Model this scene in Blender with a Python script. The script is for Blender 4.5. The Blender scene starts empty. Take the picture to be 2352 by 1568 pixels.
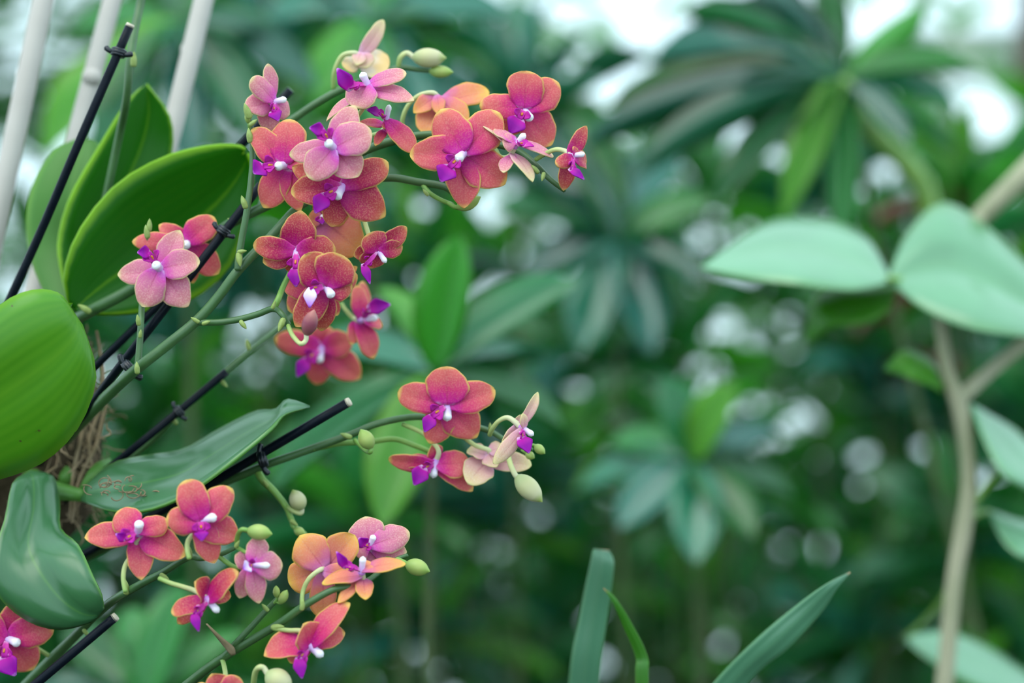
import bpy, math, random
from mathutils import Vector, Matrix, noise as mnoise
random.seed(7)
scene = bpy.context.scene
COL = scene.collection
V = Vector

# ------------------------------------------------------------------ camera
CAM_H = 1.40
LENS = 85.0
cam_d = bpy.data.cameras.new('camera')
cam = bpy.data.objects.new('camera', cam_d)
COL.objects.link(cam)
cam.location = (0, 0, CAM_H)
TILT = math.radians(6)
cam.rotation_euler = (math.pi/2+TILT, 0, 0)
cam_d.lens = LENS
cam_d.sensor_width = 36.0
cam_d.clip_start = 0.02
cam_d.dof.use_dof = True
cam_d.dof.focus_distance = 1.10
cam_d.dof.aperture_fstop = 3.9
cam_d.dof.aperture_blades = 0
scene.camera = cam
# ------------------------------------------------------------------ sky / light
world = bpy.data.worlds.new('overcast_sky')
scene.world = world
world.use_nodes = True
bg = world.node_tree.nodes['Background']
bg.inputs['Color'].default_value = (0.68, 0.90, 1.0, 1)
bg.inputs['Strength'].default_value = 1.75
sun_d = bpy.data.lights.new('hazy_sun', 'SUN')
sun = bpy.data.objects.new('hazy_sun', sun_d)
COL.objects.link(sun)
sun_d.energy = 1.6
sun_d.angle = math.radians(50)
sun_d.color = (1.0, 0.94, 0.84)
sun.rotation_euler = (math.radians(38), 0, math.radians(-28))
scene.view_settings.view_transform = 'Standard'
scene.view_settings.look = 'None'
scene.view_settings.gamma = 1
scene.view_settings.use_curve_mapping = False
scene.view_settings.exposure = 0.14

# ------------------------------------------------------------------ helpers
K = 36.0/LENS/2352.0
def P(px, py, d):
    """a point of the place that is d metres in front of the viewpoint"""
    x, z = (px-1176)*K*d, (784-py)*K*d
    return V((x, d*math.cos(TILT)-z*math.sin(TILT), CAM_H+d*math.sin(TILT)+z*math.cos(TILT)))

def lerp(a, b, t): return a+(b-a)*t

def catmull(pts, n):
    """resample list of equal-length tuples to n points"""
    m = len(pts)
    out = []
    for i in range(n):
        x = i/(n-1)*(m-1)
        k = min(int(x), m-2)
        f = x-k
        p0 = pts[max(k-1, 0)]; p1 = pts[k]; p2 = pts[k+1]; p3 = pts[min(k+2, m-1)]
        r = []
        for a, b, c, d in zip(p0, p1, p2, p3):
            r.append(0.5*((2*b)+(-a+c)*f+(2*a-5*b+4*c-d)*f*f+(-a+3*b-3*c+d)*f**3))
        out.append(tuple(r))
    return out

def empty(name, loc):
    o = bpy.data.objects.new(name, None)
    o.empty_display_size = 0.01
    o.location = loc
    COL.objects.link(o)
    return o

def tag(o, label=None, cat=None, group=None, kind=None):
    if label: o['label'] = label
    if cat: o['category'] = cat
    if group: o['group'] = group
    if kind: o['kind'] = kind
    return o

def build(name, geo, mats, parent=None, origin=None):
    """geo = (verts world, faces, face material indices or None, uvs per vert or None)"""
    verts, faces, fm, uvs = geo
    org = parent_loc(parent) if parent is not None else (origin if origin is not None else verts[0])
    org = V(org)
    me = bpy.data.meshes.new(name)
    me.from_pydata([tuple(V(v)-org) for v in verts], [], faces)
    if not isinstance(mats, (list, tuple)): mats = [mats]
    for m in mats: me.materials.append(m)
    if fm: me.polygons.foreach_set('material_index', fm)
    me.polygons.foreach_set('use_smooth', [True]*len(faces))
    if uvs:
        l = me.uv_layers.new(name='UVMap')
        for lp in me.loops:
            l.data[lp.index].uv = uvs[lp.vertex_index]
    me.update()
    o = bpy.data.objects.new(name, me)
    COL.objects.link(o)
    if parent is not None: o.parent = parent
    else: o.location = org
    return o

def parent_loc(o):
    p = V(o.location)
    while o.parent is not None:
        o = o.parent
        p += V(o.location)
    return p

def merge(*geos):
    v, f, m, u = [], [], [], []
    for g in geos:
        off = len(v)
        v += list(g[0]); f += [tuple(i+off for i in q) for q in g[1]]
        m += list(g[2]) if g[2] else [0]*len(g[1])
        u += list(g[3]) if g[3] else [(0, 0)]*len(g[0])
    return v, f, m, u

def tube(pts, radii, segs=9, n=None, flat_end=False):
    """pts: Vectors; radii list/number; smooth sweep with closed rounded ends"""
    if not isinstance(radii, (list, tuple)): radii = [radii]*len(pts)
    q = [(p[0], p[1], p[2], r) for p, r in zip(pts, radii)]
    if n is None: n = max(2, (len(q)-1)*5+1) if len(q) > 2 else 3
    q = catmull(q, n) if len(q) > 1 else q
    verts, faces, uvs = [], [], []
    pos = [V(a[:3]) for a in q]
    ref = None
    rings = []
    for i, p in enumerate(pos):
        t = (pos[min(i+1, n-1)]-pos[max(i-1, 0)])
        t = t.normalized() if t.length > 1e-9 else V((0, 0, 1))
        if ref is None:
            ref = t.orthogonal().normalized()
        ref = (ref-t*ref.dot(t))
        ref = ref.normalized() if ref.length > 1e-9 else t.orthogonal().normalized()
        b = t.cross(ref)
        r = q[i][3]
        if i == 0: rings.append((p-t*r*(0.0 if flat_end else .45), ref, b, r*.6, 0))
        rings.append((p, ref, b, r, i/(n-1)))
        if i == n-1: rings.append((p+t*r*(0.0 if flat_end else .45), ref, b, r*.6, 1))
    for (p, a, b, r, tt) in rings:
        for s in range(segs):
            th = 2*math.pi*s/segs
            verts.append(p+a*math.cos(th)*r+b*math.sin(th)*r)
            uvs.append((s/segs, tt))
    m = len(rings)
    for i in range(m-1):
        for s in range(segs):
            faces.append((i*segs+s, i*segs+(s+1) % segs, (i+1)*segs+(s+1) % segs, (i+1)*segs+s))
    faces.append(tuple(range(segs-1, -1, -1)))
    faces.append(tuple((m-1)*segs+s for s in range(segs)))
    return verts, faces, None, uvs

def sheet(grid, normals, thick, uvg):
    """two-sided solid from a grid (rows of points); front material 0, back 1"""
    nr, nc = len(grid), len(grid[0])
    verts, uvs, faces, fm = [], [], [], []
    for i in range(nr):
        for j in range(nc):
            verts.append(grid[i][j]); uvs.append(uvg[i][j])
    off = len(verts)
    for i in range(nr):
        for j in range(nc):
            verts.append(grid[i][j]-normals[i][j]*thick); uvs.append(uvg[i][j])
    def I(i, j, b=0): return i*nc+j+b*off
    for i in range(nr-1):
        for j in range(nc-1):
            faces.append((I(i, j), I(i, j+1), I(i+1, j+1), I(i+1, j))); fm.append(0)
            faces.append((I(i, j, 1), I(i+1, j, 1), I(i+1, j+1, 1), I(i, j+1, 1))); fm.append(1)
    for i in range(nr-1):
        faces.append((I(i, 0), I(i+1, 0), I(i+1, 0, 1), I(i, 0, 1))); fm.append(0)
        faces.append((I(i, nc-1), I(i, nc-1, 1), I(i+1, nc-1, 1), I(i+1, nc-1))); fm.append(0)
    for j in range(nc-1):
        faces.append((I(0, j), I(0, j, 1), I(0, j+1, 1), I(0, j+1))); fm.append(0)
        faces.append((I(nr-1, j), I(nr-1, j+1), I(nr-1, j+1, 1), I(nr-1, j, 1))); fm.append(0)
    return verts, faces, fm, uvs

# ------------------------------------------------------------------ materials
class NT:
    def __init__(self, name):
        self.m = bpy.data.materials.new(name)
        self.m.use_nodes = True
        self.t = self.m.node_tree
        self.t.nodes.clear()
        self.out = self.t.nodes.new('ShaderNodeOutputMaterial')
    def n(self, typ, **kw):
        nd = self.t.nodes.new(typ)
        for k, v in kw.items(): setattr(nd, k, v)
        return nd
    def link(self, a, b): self.t.links.new(a, b)
    def put(self, sock, v):
        if hasattr(v, 'is_output') or isinstance(v, bpy.types.NodeSocket): self.link(v, sock)
        else: sock.default_value = v
    def math(self, op, a, b=0.0, clamp=False):
        nd = self.n('ShaderNodeMath', operation=op, use_clamp=clamp)
        self.put(nd.inputs[0], a); self.put(nd.inputs[1], b)
        return nd.outputs[0]
    def mr(self, v, a, b, c=0.0, d=1.0):
        nd = self.n('ShaderNodeMapRange', interpolation_type='SMOOTHSTEP')
        for k, x in zip(range(5), (v, a, b, c, d)): self.put(nd.inputs[k], x)
        return nd.outputs[0]
    def mix(self, f, a, b, blend='MIX'):
        nd = self.n('ShaderNodeMix', data_type='RGBA', blend_type=blend)
        self.put(nd.inputs[0], f)
        self.put(nd.inputs[6], a if not isinstance(a, tuple) else (*a[:3], 1))
        self.put(nd.inputs[7], b if not isinstance(b, tuple) else (*b[:3], 1))
        return nd.outputs[2]
    def noise(self, vec, scale, detail=2.0, rough=.5):
        nd = self.n('ShaderNodeTexNoise')
        if vec is not None: self.link(vec, nd.inputs['Vector'])
        nd.inputs['Scale'].default_value = scale
        nd.inputs['Detail'].default_value = detail
        nd.inputs['Roughness'].default_value = rough
        return nd.outputs['Fac']
    def ramp(self, f, stops):
        nd = self.n('ShaderNodeValToRGB')
        self.link(f, nd.inputs[0])
        e = nd.color_ramp.elements
        while len(e) < len(stops): e.new(0.5)
        for el, (p, c) in zip(e, stops):
            el.position = p; el.color = (*c[:3], 1)
        return nd.outputs[0]
    def uv(self):
        tc = self.n('ShaderNodeTexCoord')
        s = self.n('ShaderNodeSeparateXYZ')
        self.link(tc.outputs['UV'], s.inputs[0])
        self.tc = tc
        return s.outputs[0], s.outputs[1]
    def finish(self, col, rough=.5, spec=.5, transl=0.0, tcol=None, bump=None, bdist=.001, coat=0.0):
        p = self.n('ShaderNodeBsdfPrincipled')
        self.put(p.inputs['Base Color'], col if not isinstance(col, tuple) else (*col[:3], 1))
        self.put(p.inputs['Roughness'], rough)
        p.inputs['Specular IOR Level'].default_value = spec
        if coat: p.inputs['Coat Weight'].default_value = coat
        if bump is not None:
            b = self.n('ShaderNodeBump')
            b.inputs['Strength'].default_value = .5
            b.inputs['Distance'].default_value = bdist
            self.link(bump, b.inputs['Height'])
            self.link(b.outputs[0], p.inputs['Normal'])
        sh = p.outputs[0]
        if transl > 0:
            tr = self.n('ShaderNodeBsdfTranslucent')
            c = tcol if tcol is not None else col
            self.put(tr.inputs['Color'], c if not isinstance(c, tuple) else (*c[:3], 1))
            mx = self.n('ShaderNodeMixShader')
            mx.inputs[0].default_value = transl
            self.link(sh, mx.inputs[1]); self.link(tr.outputs[0], mx.inputs[2])
            sh = mx.outputs[0]
        self.link(sh, self.out.inputs['Surface'])
        return self.m

def petal_mat(name, stops, edge, speck, speck_amt):
    g = NT(name)
    u, t = g.uv()
    obj = g.tc.outputs['Object']
    n1 = g.noise(obj, 1500, 3, .65)
    n2 = g.noise(obj, 160, 3)
    tt = g.math('ADD', t, g.math('MULTIPLY', g.math('SUBTRACT', n2, .5), .35))
    base = g.ramp(tt, stops)
    au = g.math('ABSOLUTE', g.math('MULTIPLY', g.math('SUBTRACT', u, .5), 2.0))
    # darker midrib line
    rib = g.math('MULTIPLY', g.mr(au, 0.0, .10, .45, 0.0), g.mr(t, .05, .9, 1, .2))
    base = g.mix(rib, base, (0.42, 0.02, 0.08))
    # fine speckle
    sp = g.math('MULTIPLY', g.mr(n1, .48, .60), g.mr(t, .2, .75, .15, speck_amt))
    base = g.mix(sp, base, speck)
    e = g.math('MULTIPLY', g.mr(au, .87, .99), g.mr(t, .15, .5))
    e2 = g.mr(t, .89, .98)
    ee = g.math('MULTIPLY', g.math('MAXIMUM', e, e2), g.mr(n2, .25, .6, .55, 1.0))
    base = g.mix(g.math('MULTIPLY', ee, .9), base, edge)
    return g.finish(base, .5, .3, .26)

PUR = (0.68, 0.03, 0.37)
petal_mats = {
 'pink': petal_mat('petal_rose_pink', [(0, (.72,.48,.82)), (.08, (.66,.12,.58)), (.18, (.72,.08,.44)), (.36, (.70,.17,.36)), (.75, (.70,.23,.29)), (1, (.74,.33,.27))], (.78,.66,.32), (.84,.48,.46), .5),
 'coral': petal_mat('petal_coral', [(0, (.76,.42,.68)), (.07, PUR), (.17, (.62,.008,.27)), (.38, (.68,.035,.17)), (.66, (.70,.105,.135)), (.92, (.73,.15,.125)), (1, (.78,.27,.10))], (.82,.56,.14), (.78,.30,.24), .4),
 'crimson': petal_mat('petal_crimson', [(0, (.76,.42,.68)), (.07, PUR), (.17, (.50,.004,.22)), (.40, (.47,.008,.10)), (.70, (.54,.055,.085)), (.93, (.62,.14,.075)), (1, (.70,.28,.07))], (.76,.52,.14), (.68,.24,.17), .6),
 'orange': petal_mat('petal_apricot', [(0, (.64,.24,.56)), (.18, (.66,.14,.34)), (.40, (.76,.20,.17)), (.75, (.82,.30,.12)), (1, (.86,.46,.09))], (.82,.54,.10), (.80,.40,.24), .4),
 'pale': petal_mat('petal_cream_pink', [(0, (.76,.42,.66)), (.25, (.76,.36,.42)), (.6, (.76,.46,.36)), (1, (.80,.66,.32))], (.80,.72,.34), (.86,.70,.60), .35),
}
def back_mat(name, a, b):
    g = NT(name)
    u, t = g.uv()
    n2 = g.noise(g.tc.outputs['Object'], 200, 3)
    c = g.mix(g.mr(g.math('ADD', t, g.math('SUBTRACT', n2, .5)), .1, .9), a, b)
    return g.finish(c, .55, .25, .26)
back_pink = back_mat('petal_back_pink', (.80,.56,.58), (.80,.42,.28))
back_cream = back_mat('petal_back_cream', (.80,.72,.62), (.82,.58,.26))
back_mats = {'pink': back_pink, 'coral': back_pink, 'crimson': back_pink, 'orange': back_cream, 'pale': back_cream}

def simple(name, col, rough=.5, spec=.5, transl=0.0, var=None, scale=120, coat=0.0, bump=False, bdist=.0005):
    g = NT(name)
    tc = g.n('ShaderNodeTexCoord')
    nz = g.noise(tc.outputs['Object'], scale, 4, .6)
    c = g.mix(g.mr(nz, .3, .7), col, var if var else tuple(x*.75 for x in col))
    return g.finish(c, rough, spec, transl, bump=nz if bump else None, bdist=bdist, coat=coat)

def ramp_v(name, stops, rough=.4, spec=.4, transl=.15):
    g = NT(name)
    u, t = g.uv()
    nz = g.noise(g.tc.outputs['Object'], 300, 2)
    tt = g.math('ADD', t, g.math('MULTIPLY', g.math('SUBTRACT', nz, .5), .2))
    return g.finish(g.ramp(tt, stops), rough, spec, transl)

m_lip = ramp_v('lip_magenta', [(0, (.85,.55,.85)), (.18, (.46,.003,.32)), (.55, (.27,.0,.29)), (.9, (.32,.001,.36)), (1, (.60,.20,.70))], .5, .2)
m_lip_pale = ramp_v('lip_lavender', [(0, (.88,.75,.9)), (.35, (.80,.66,.90)), (.75, (.62,.35,.85)), (1, (.50,.10,.75))], .42, .4)
m_lobe = ramp_v('side_lobe_magenta', [(0, (.86,.60,.80)), (.3, (.62,.05,.36)), (1, (.48,.005,.34))], .5, .2)
m_column = ramp_v('column_white', [(0, (.60,.20,.74)), (.35, (.84,.70,.92)), (.55, (.93,.88,.94)), (1, (.94,.90,.92))], .4, .4)
m_callus = simple('callus_orange', (.80,.30,.06), .4, .4, .1)
m_pedicel = ramp_v('pedicel_pale_green', [(0, (.72,.68,.48)), (.5, (.58,.62,.26)), (1, (.24,.40,.09))], .45, .4)
m_stem = simple('spike_green', (.058,.140,.042), .40, .5, .0, (.040,.10,.030), 60)
m_stem_young = simple('spike_young_green', (.21,.37,.07), .42, .45, .0, (.15,.30,.055), 60)
m_bract = simple('bract_yellow_green', (.36,.46,.14), .5, .4, .15, (.26,.34,.08), 300)
m_bud = {
 'green': ramp_v('bud_green', [(0, (.26,.40,.10)), (.6, (.40,.48,.13)), (1, (.27,.42,.08))], .42, .4, .12),
 'cream': ramp_v('bud_cream', [(0, (.40,.48,.22)), (.35, (.54,.52,.26)), (.75, (.58,.54,.32)), (1, (.30,.40,.07))], .42, .4, .12),
 'mauve': ramp_v('bud_mauve', [(0, (.28,.10,.10)), (.5, (.26,.055,.09)), (1, (.50,.20,.16))], .45, .35, .12),
}
m_black = simple('stake_black', (.003,.005,.010), .35, .12, 0, (.005,.008,.014), 200)
m_cut = simple('stake_cut_wood', (.72,.62,.48), .7, .2)
m_clip = simple('clip_black_plastic', (.006,.009,.016), .35, .5)
m_bamboo = simple('stake_pale_bamboo', (.42,.38,.345), .6, .25, 0, (.50,.46,.42), 14)

def leaf_mat(name, mid, edge, rough=.35, transl=.2, tcol=None, randomize=.0, veins=True, edge0=.8, coat=0.0, spec=.5, vein=.03, flecks=False, tip=None):
    g = NT(name)
    u, t = g.uv()
    au = g.math('ABSOLUTE', g.math('MULTIPLY', g.math('SUBTRACT', u, .5), 2.0))
    c = g.mix(g.mr(au, edge0, 1.0), mid, edge)  # on orchid leaves the brighter margin paints in light glowing through the thin edge
    nz = g.noise(g.tc.outputs['Object'], 22, 3)
    c = g.mix(g.mr(nz, .3, .75, 0, .45), c, tuple(x*.6 for x in mid))
    if veins:
        w = g.n('ShaderNodeTexWave', wave_type='BANDS', bands_direction='X')
        g.link(g.tc.outputs['UV'], w.inputs['Vector'])
        w.inputs['Scale'].default_value = 5
        w.inputs['Distortion'].default_value = .6
        c = g.mix(g.math('MULTIPLY', w.outputs['Fac'], vein), c, edge)
        c = g.mix(g.mr(au, 0.0, .06, .35, 0.0), c, edge)
    if flecks:
        nf = g.noise(g.tc.outputs['Object'], 170, 2)
        c = g.mix(g.mr(nf, .735, .76), c, (.09, .07, .02))
    if tip:
        c = g.mix(g.mr(t, tip[0], 1.0), c, tip[1])
    if randomize:
        oi = g.n('ShaderNodeObjectInfo')
        hs = g.n('ShaderNodeHueSaturation')
        g.link(c, hs.inputs['Color'])
        g.link(g.mr(oi.outputs['Random'], 0, 1, .5-.04*randomize, .5+.02*randomize), hs.inputs['Hue'])
        r2 = g.math('FRACT', g.math('MULTIPLY', oi.outputs['Random'], 17.31))
        g.link(g.mr(r2, 0, 1, 1-.45*randomize, 1+.5*randomize), hs.inputs['Value'])
        c = hs.outputs[0]
    return g.finish(c, rough, spec, transl, tcol=tcol if tcol else c, coat=coat)

m_oleaf = leaf_mat('orchid_leaf_green', (.010,.120,.001), (.22,.46,.01), .42, .26, (.12,.50,.004), edge0=.86, spec=.28)
m_oleaf_soft = leaf_mat('orchid_leaf_dull', (.075,.225,.035), (.16,.36,.06), .45, .22, (.18,.44,.04), spec=.35)
m_oleaf_big = leaf_mat('orchid_leaf_bright', (.085,.300,.010), (.18,.42,.02), .36, .24, (.18,.55,.01), edge0=.9, spec=.5, vein=.16, flecks=True)
m_oleaf_dark = leaf_mat('orchid_leaf_sheen', (.045,.165,.060), (.12,.32,.05), .28, .12, (.10,.38,.05), edge0=.93, spec=.7)
m_bgleaf = leaf_mat('shrub_leaf_green', (.025,.185,.055), (.045,.25,.065), .24, .30, (.12,.58,.02), randomize=.8, edge0=.7, spec=.7)
m_bgleaf2 = leaf_mat('shrub_leaf_light', (.075,.33,.045), (.12,.42,.05), .30, .40, (.28,.72,.02), randomize=.6, edge0=.7)
m_bgleaf3 = leaf_mat('shrub_leaf_blue_green', (.018,.150,.100), (.030,.19,.12), .20, .22, (.06,.46,.06), randomize=.8, edge0=.7, spec=.9)
m_bgleaf4 = leaf_mat('shrub_leaf_brown', (.15,.050,.030), (.20,.08,.04), .45, .2, (.35,.10,.03), randomize=.6, edge0=.7)
m_hedge = leaf_mat('hedge_leaf', (.010,.090,.036), (.016,.12,.04), .24, .32, (.12,.58,.02), edge0=.7, veins=False)
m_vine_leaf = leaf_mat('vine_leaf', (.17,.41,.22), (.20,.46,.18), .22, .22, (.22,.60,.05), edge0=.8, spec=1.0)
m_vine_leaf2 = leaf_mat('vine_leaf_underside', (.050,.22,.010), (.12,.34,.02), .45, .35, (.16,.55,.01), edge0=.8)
m_blade = leaf_mat('strap_leaf_green', (.085,.240,.135), (.13,.33,.15), .30, .15, (.16,.42,.08), edge0=.8, spec=.7, tip=(.93, (.40,.26,.14)))
m_blade_thin = leaf_mat('strap_leaf_fresh', (.045,.20,.015), (.09,.30,.02), .4, .25, (.16,.46,.02), tip=(.88, (.36,.22,.10)))
m_twig = simple('twig_brown_green', (.035,.075,.022), .7, .3, 0, (.07,.09,.03), 40)
m_vine = simple('vine_pale_bark', (.36,.34,.23), .65, .3, 0, (.26,.27,.16), 18, bump=True, bdist=.002)
m_bark = simple('trunk_brown_bark', (.13,.065,.045), .85, .2, 0, (.055,.05,.035), 14, bump=True, bdist=.02)
m_soil = simple('soil_dark', (.030,.028,.018), .95, .1, 0, (.018,.030,.010), 6, bump=True, bdist=.05)
m_coir = simple('coir_brown', (.085,.060,.038), .95, .1, 0, (.035,.028,.015), 70, bump=True, bdist=.004)
m_fibre = simple('fibre_tan', (.34,.25,.16), .9, .15, 0, (.20,.15,.08), 60)
m_beam = simple('beam_pale_paint', (.55,.60,.55), .6, .3, 0, (.45,.50,.46), 4)

# ------------------------------------------------------------------ the setting
def ground():
    n = 26
    verts, faces = [], []
    for i in range(n+1):
        for j in range(n+1):
            x = -7+14*i/n; y = -3+14*j/n
            verts.append(V((x, y, .04*mnoise.noise(V((x*.9, y*.9, 0))))))
    for i in range(n):
        for j in range(n):
            a = i*(n+1)+j
            faces.append((a, a+n+1, a+n+2, a+1))
    o = build('ground', (verts, faces, None, None), m_soil, origin=(0, 0, 0))
    tag(o, 'dark bare soil under the shrubs', kind='structure')
ground()

# ------------------------------------------------------------------ unit leaf meshes (along +Y, normal +Z)
def unit_leaf(name, a, b, fold, droop, twist, mats, rows=12, cols=5, wave=0.0):
    grid, uvg = [], []
    mx = (a/(a+b))**a*(b/(a+b))**b
    for i in range(rows+1):
        t = i/rows
        w = (max(t, 0)**a)*(max(1-t, 0)**b)/mx*.5
        if i == 0: w = .03
        row, ur = [], []
        for j in range(cols):
            u = -1+2*j/(cols-1)
            x = u*w
            z = fold*abs(u)*w*.35+droop*(-(t**2))*.5*.5+wave*math.sin(t*9+u)*abs(u)*w
            x2 = x*math.cos(twist*t)-z*math.sin(twist*t)*.0
            row.append(V((x2, t, z+twist*t*x)))
            ur.append((u*.5+.5, t))
        grid.append(row); uvg.append(ur)
    nr = [[V((0, 0, 1))]*cols for _ in grid]
    g = sheet(grid, nr, .006, uvg)
    me = bpy.data.meshes.new(name)
    me.from_pydata([tuple(v) for v in g[0]], [], g[1])
    me.polygons.foreach_set('use_smooth', [True]*len(g[1]))
    l = me.uv_layers.new(name='UVMap')
    for lp in me.loops: l.data[lp.index].uv = g[3][lp.vertex_index]
    me.materials.append(mats)
    me.update()
    return me

LEAFM = {}
for key, mt in (('g', m_bgleaf), ('l', m_bgleaf2), ('b', m_bgleaf3), ('r', m_bgleaf4)):
    LEAFM[key] = [unit_leaf('leaf_'+key, .75, .70, .9, d, tw, mt, wave=wv) for d, tw, wv in ((.10, 0, 0), (.35, .1, .06), (.6, -.1, .05), (.25, .15, .1))]

def put_leaf(parent, base, tip, width, nh, key='g', var=None):
    base = V(base); tip = V(tip)
    a = tip-base
    L = a.length
    y = a.normalized()
    x = y.cross(V(nh))
    x = x.normalized() if x.length > 1e-6 else y.orthogonal().normalized()
    z = x.cross(y)
    me = LEAFM[key][var if var is not None else random.randrange(4)]
    o = bpy.data.objects.new('leaf', me)
    COL.objects.link(o)
    o.parent = parent
    pl = parent_loc(parent)
    M = Matrix.Identity(4)
    for i in range(3):
        M[i][0] = x[i]*width; M[i][1] = y[i]*L; M[i][2] = z[i]*L
        M[i][3] = base[i]-pl[i]
    o.matrix_local = M
    return o

def rosette(parent, c, n, L, key, axis=(0, -.15, 1), spread=(5, 95), wf=.25, keys=None, seed=None):
    rnd = random.Random(seed) if seed is not None else random
    ax = V(axis).normalized()
    e1 = ax.orthogonal().normalized(); e2 = ax.cross(e1)
    for i in range(n):
        th = i*2.39996+rnd.uniform(-.3, .3)
        el = math.radians(lerp(spread[0], spread[1], (i+.5)/n)+rnd.uniform(-10, 10))
        d = (e1*math.cos(th)+e2*math.sin(th))*math.sin(el)+ax*math.cos(el)
        l = L*rnd.uniform(.75, 1.1)
        k = rnd.choice(keys) if keys else key
        b = V(c)-ax*L*.12*rnd.random()
        put_leaf(parent, b, b+d*l, l*wf*rnd.uniform(.8, 1.15), ax+V((0, 0, .3)), k)

def foot(c): return V((c[0]*.96, c[1]+.10, 0))
def shrub_stem(parent, top, base, r=.006):
    top = V(top); base = V(base)
    m1 = base.lerp(top, .5)+V((random.uniform(-.05, .05), .04, .0))
    m2 = base.lerp(top, .85)+V((random.uniform(-.015, .015), .02, 0))
    build('branch', tube([base, m1, m2, top], [r*1.6, r*1.2, r, r*.8], 7, 9), m_twig, parent)

# ------------------------------------------------------------------ far hedge: uncountable dark foliage
def hedge():
    rnd = random.Random(11)
    verts, faces, uvs = [], [], []
    def top(x):
        return lerp(2.70, 2.04, max(0, min(1, (x+.15)/.3)))
    for k in range(30000):
        y = rnd.uniform(3.3, 4.5)
        x = rnd.uniform(-1.9, 1.9)
        z = rnd.uniform(.15, 3.1)
        tp = top(x)+.20*mnoise.noise(V((x*2.6, y*.8, 3.1)))
        if z > tp and rnd.random() < .86: continue
        thin = .35*mnoise.noise(V((x*2.2+9, 2.0, z*2.2)))+1.0*mnoise.noise(V((x*9+3, 5.0, z*9)))
        if -.92 < x < -.56 and 1.92 < z < 2.2: thin += .6
        if rnd.random() < max(0, min(.93, .30+.14*(z-1.8)+1.4*thin-(.3 if z < 1.65 else 0))): continue
        p = V((x, y, z))
        th = rnd.uniform(0, 6.283); el = rnd.uniform(-.75, .55)
        a = V((math.cos(th)*math.cos(el), math.sin(th)*math.cos(el), math.sin(el)))
        s = a.cross(V((rnd.uniform(-.5, .5), rnd.uniform(-.7, .3), 1))).normalized()
        nn = s.cross(a)
        L = rnd.uniform(.08, .19); w = L*rnd.uniform(.14, .22)
        o = len(verts)
        for t, ww in ((0, .12), (.3, .85), (.65, .9), (1.0, .03)):
            c = p+a*(L*t)-nn*(L*.18*t*t)
            verts += [c-s*w*ww+nn*w*.25*ww, c, c+s*w*ww+nn*w*.25*ww]
            uvs += [(0, t), (.5, t), (1, t)]
        for i in range(3):
            for j in range(2):
                q = o+i*3+j
                faces.append((q, q+1, q+4, q+3))
    o = build('hedge_foliage', (verts, faces, None, uvs), m_hedge, origin=(0, 4, 0))
    tag(o, 'dense dark green foliage filling the far background', 'foliage', kind='stuff')
hedge()

# ------------------------------------------------------------------ right-hand background things
def trunk():
    o = build('tree_trunk', tube([V((.98, 4.1, -.05)), V((.95, 4.1, 1.0)), V((.92, 4.1, 1.9)), V((.98, 4.1, 3.0))], [.10, .085, .07, .06], 14, 16), m_bark, origin=(.98, 4.1, 0))
    tag(o, 'blurred reddish brown tree trunk far back at the upper right edge', 'tree trunk')
trunk()
def beam():
    y = 4.7
    a = P(2030, 130, y); b = P(2600, 122, y)
    h = .045; dd = .03
    vs = []
    for p in (a, b):
        for sy, sz in ((-1, -1), (1, -1), (1, 1), (-1, 1)):
            vs.append(p+V((0, sy*dd, sz*h)))
    f = [(0, 1, 2, 3), (7, 6, 5, 4)]+[(i, 4+i, 4+(i+1) % 4, (i+1) % 4) for i in range(4)]
    o = build('beam', (vs, [tuple(reversed(q)) for q in f], None, None), m_beam)
    for p in o.data.polygons: p.use_smooth = False
    root = o
    q = P(2480, 122, y)
    build('post', tube([V((q.x, q.y, 0)), V((q.x, q.y, q.z))], .03, 8), m_beam, root)
    tag(o, 'pale horizontal beam blurred behind foliage at the top right corner', 'beam')
beam()

# ------------------------------------------------------------------ hero shrubs behind the orchids
def hero_shrub(name, label, cpx, d, leaves, keydef='g', foot_x=None, extra=None):
    c = P(cpx[0], cpx[1], d)
    fx = foot_x if foot_x is not None else c.x+.03
    root = empty(name, (fx, d+.06, 0))
    tag(root, label, 'shrub', 'shrubs behind the orchids')
    shrub_stem(root, c, (fx, d+.06, 0), .0032)
    for lf in leaves:
        tx, ty, w, dd = lf[:4]
        key = lf[4] if len(lf) > 4 else keydef
        nh = lf[5] if len(lf) > 5 else (0, -.75, .7)
        put_leaf(root, c+V((0, 0, .003)), P(tx, ty, d+dd), w*K*d, nh, key, random.randrange(2))
    if extra: extra(root)
    return root

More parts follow.
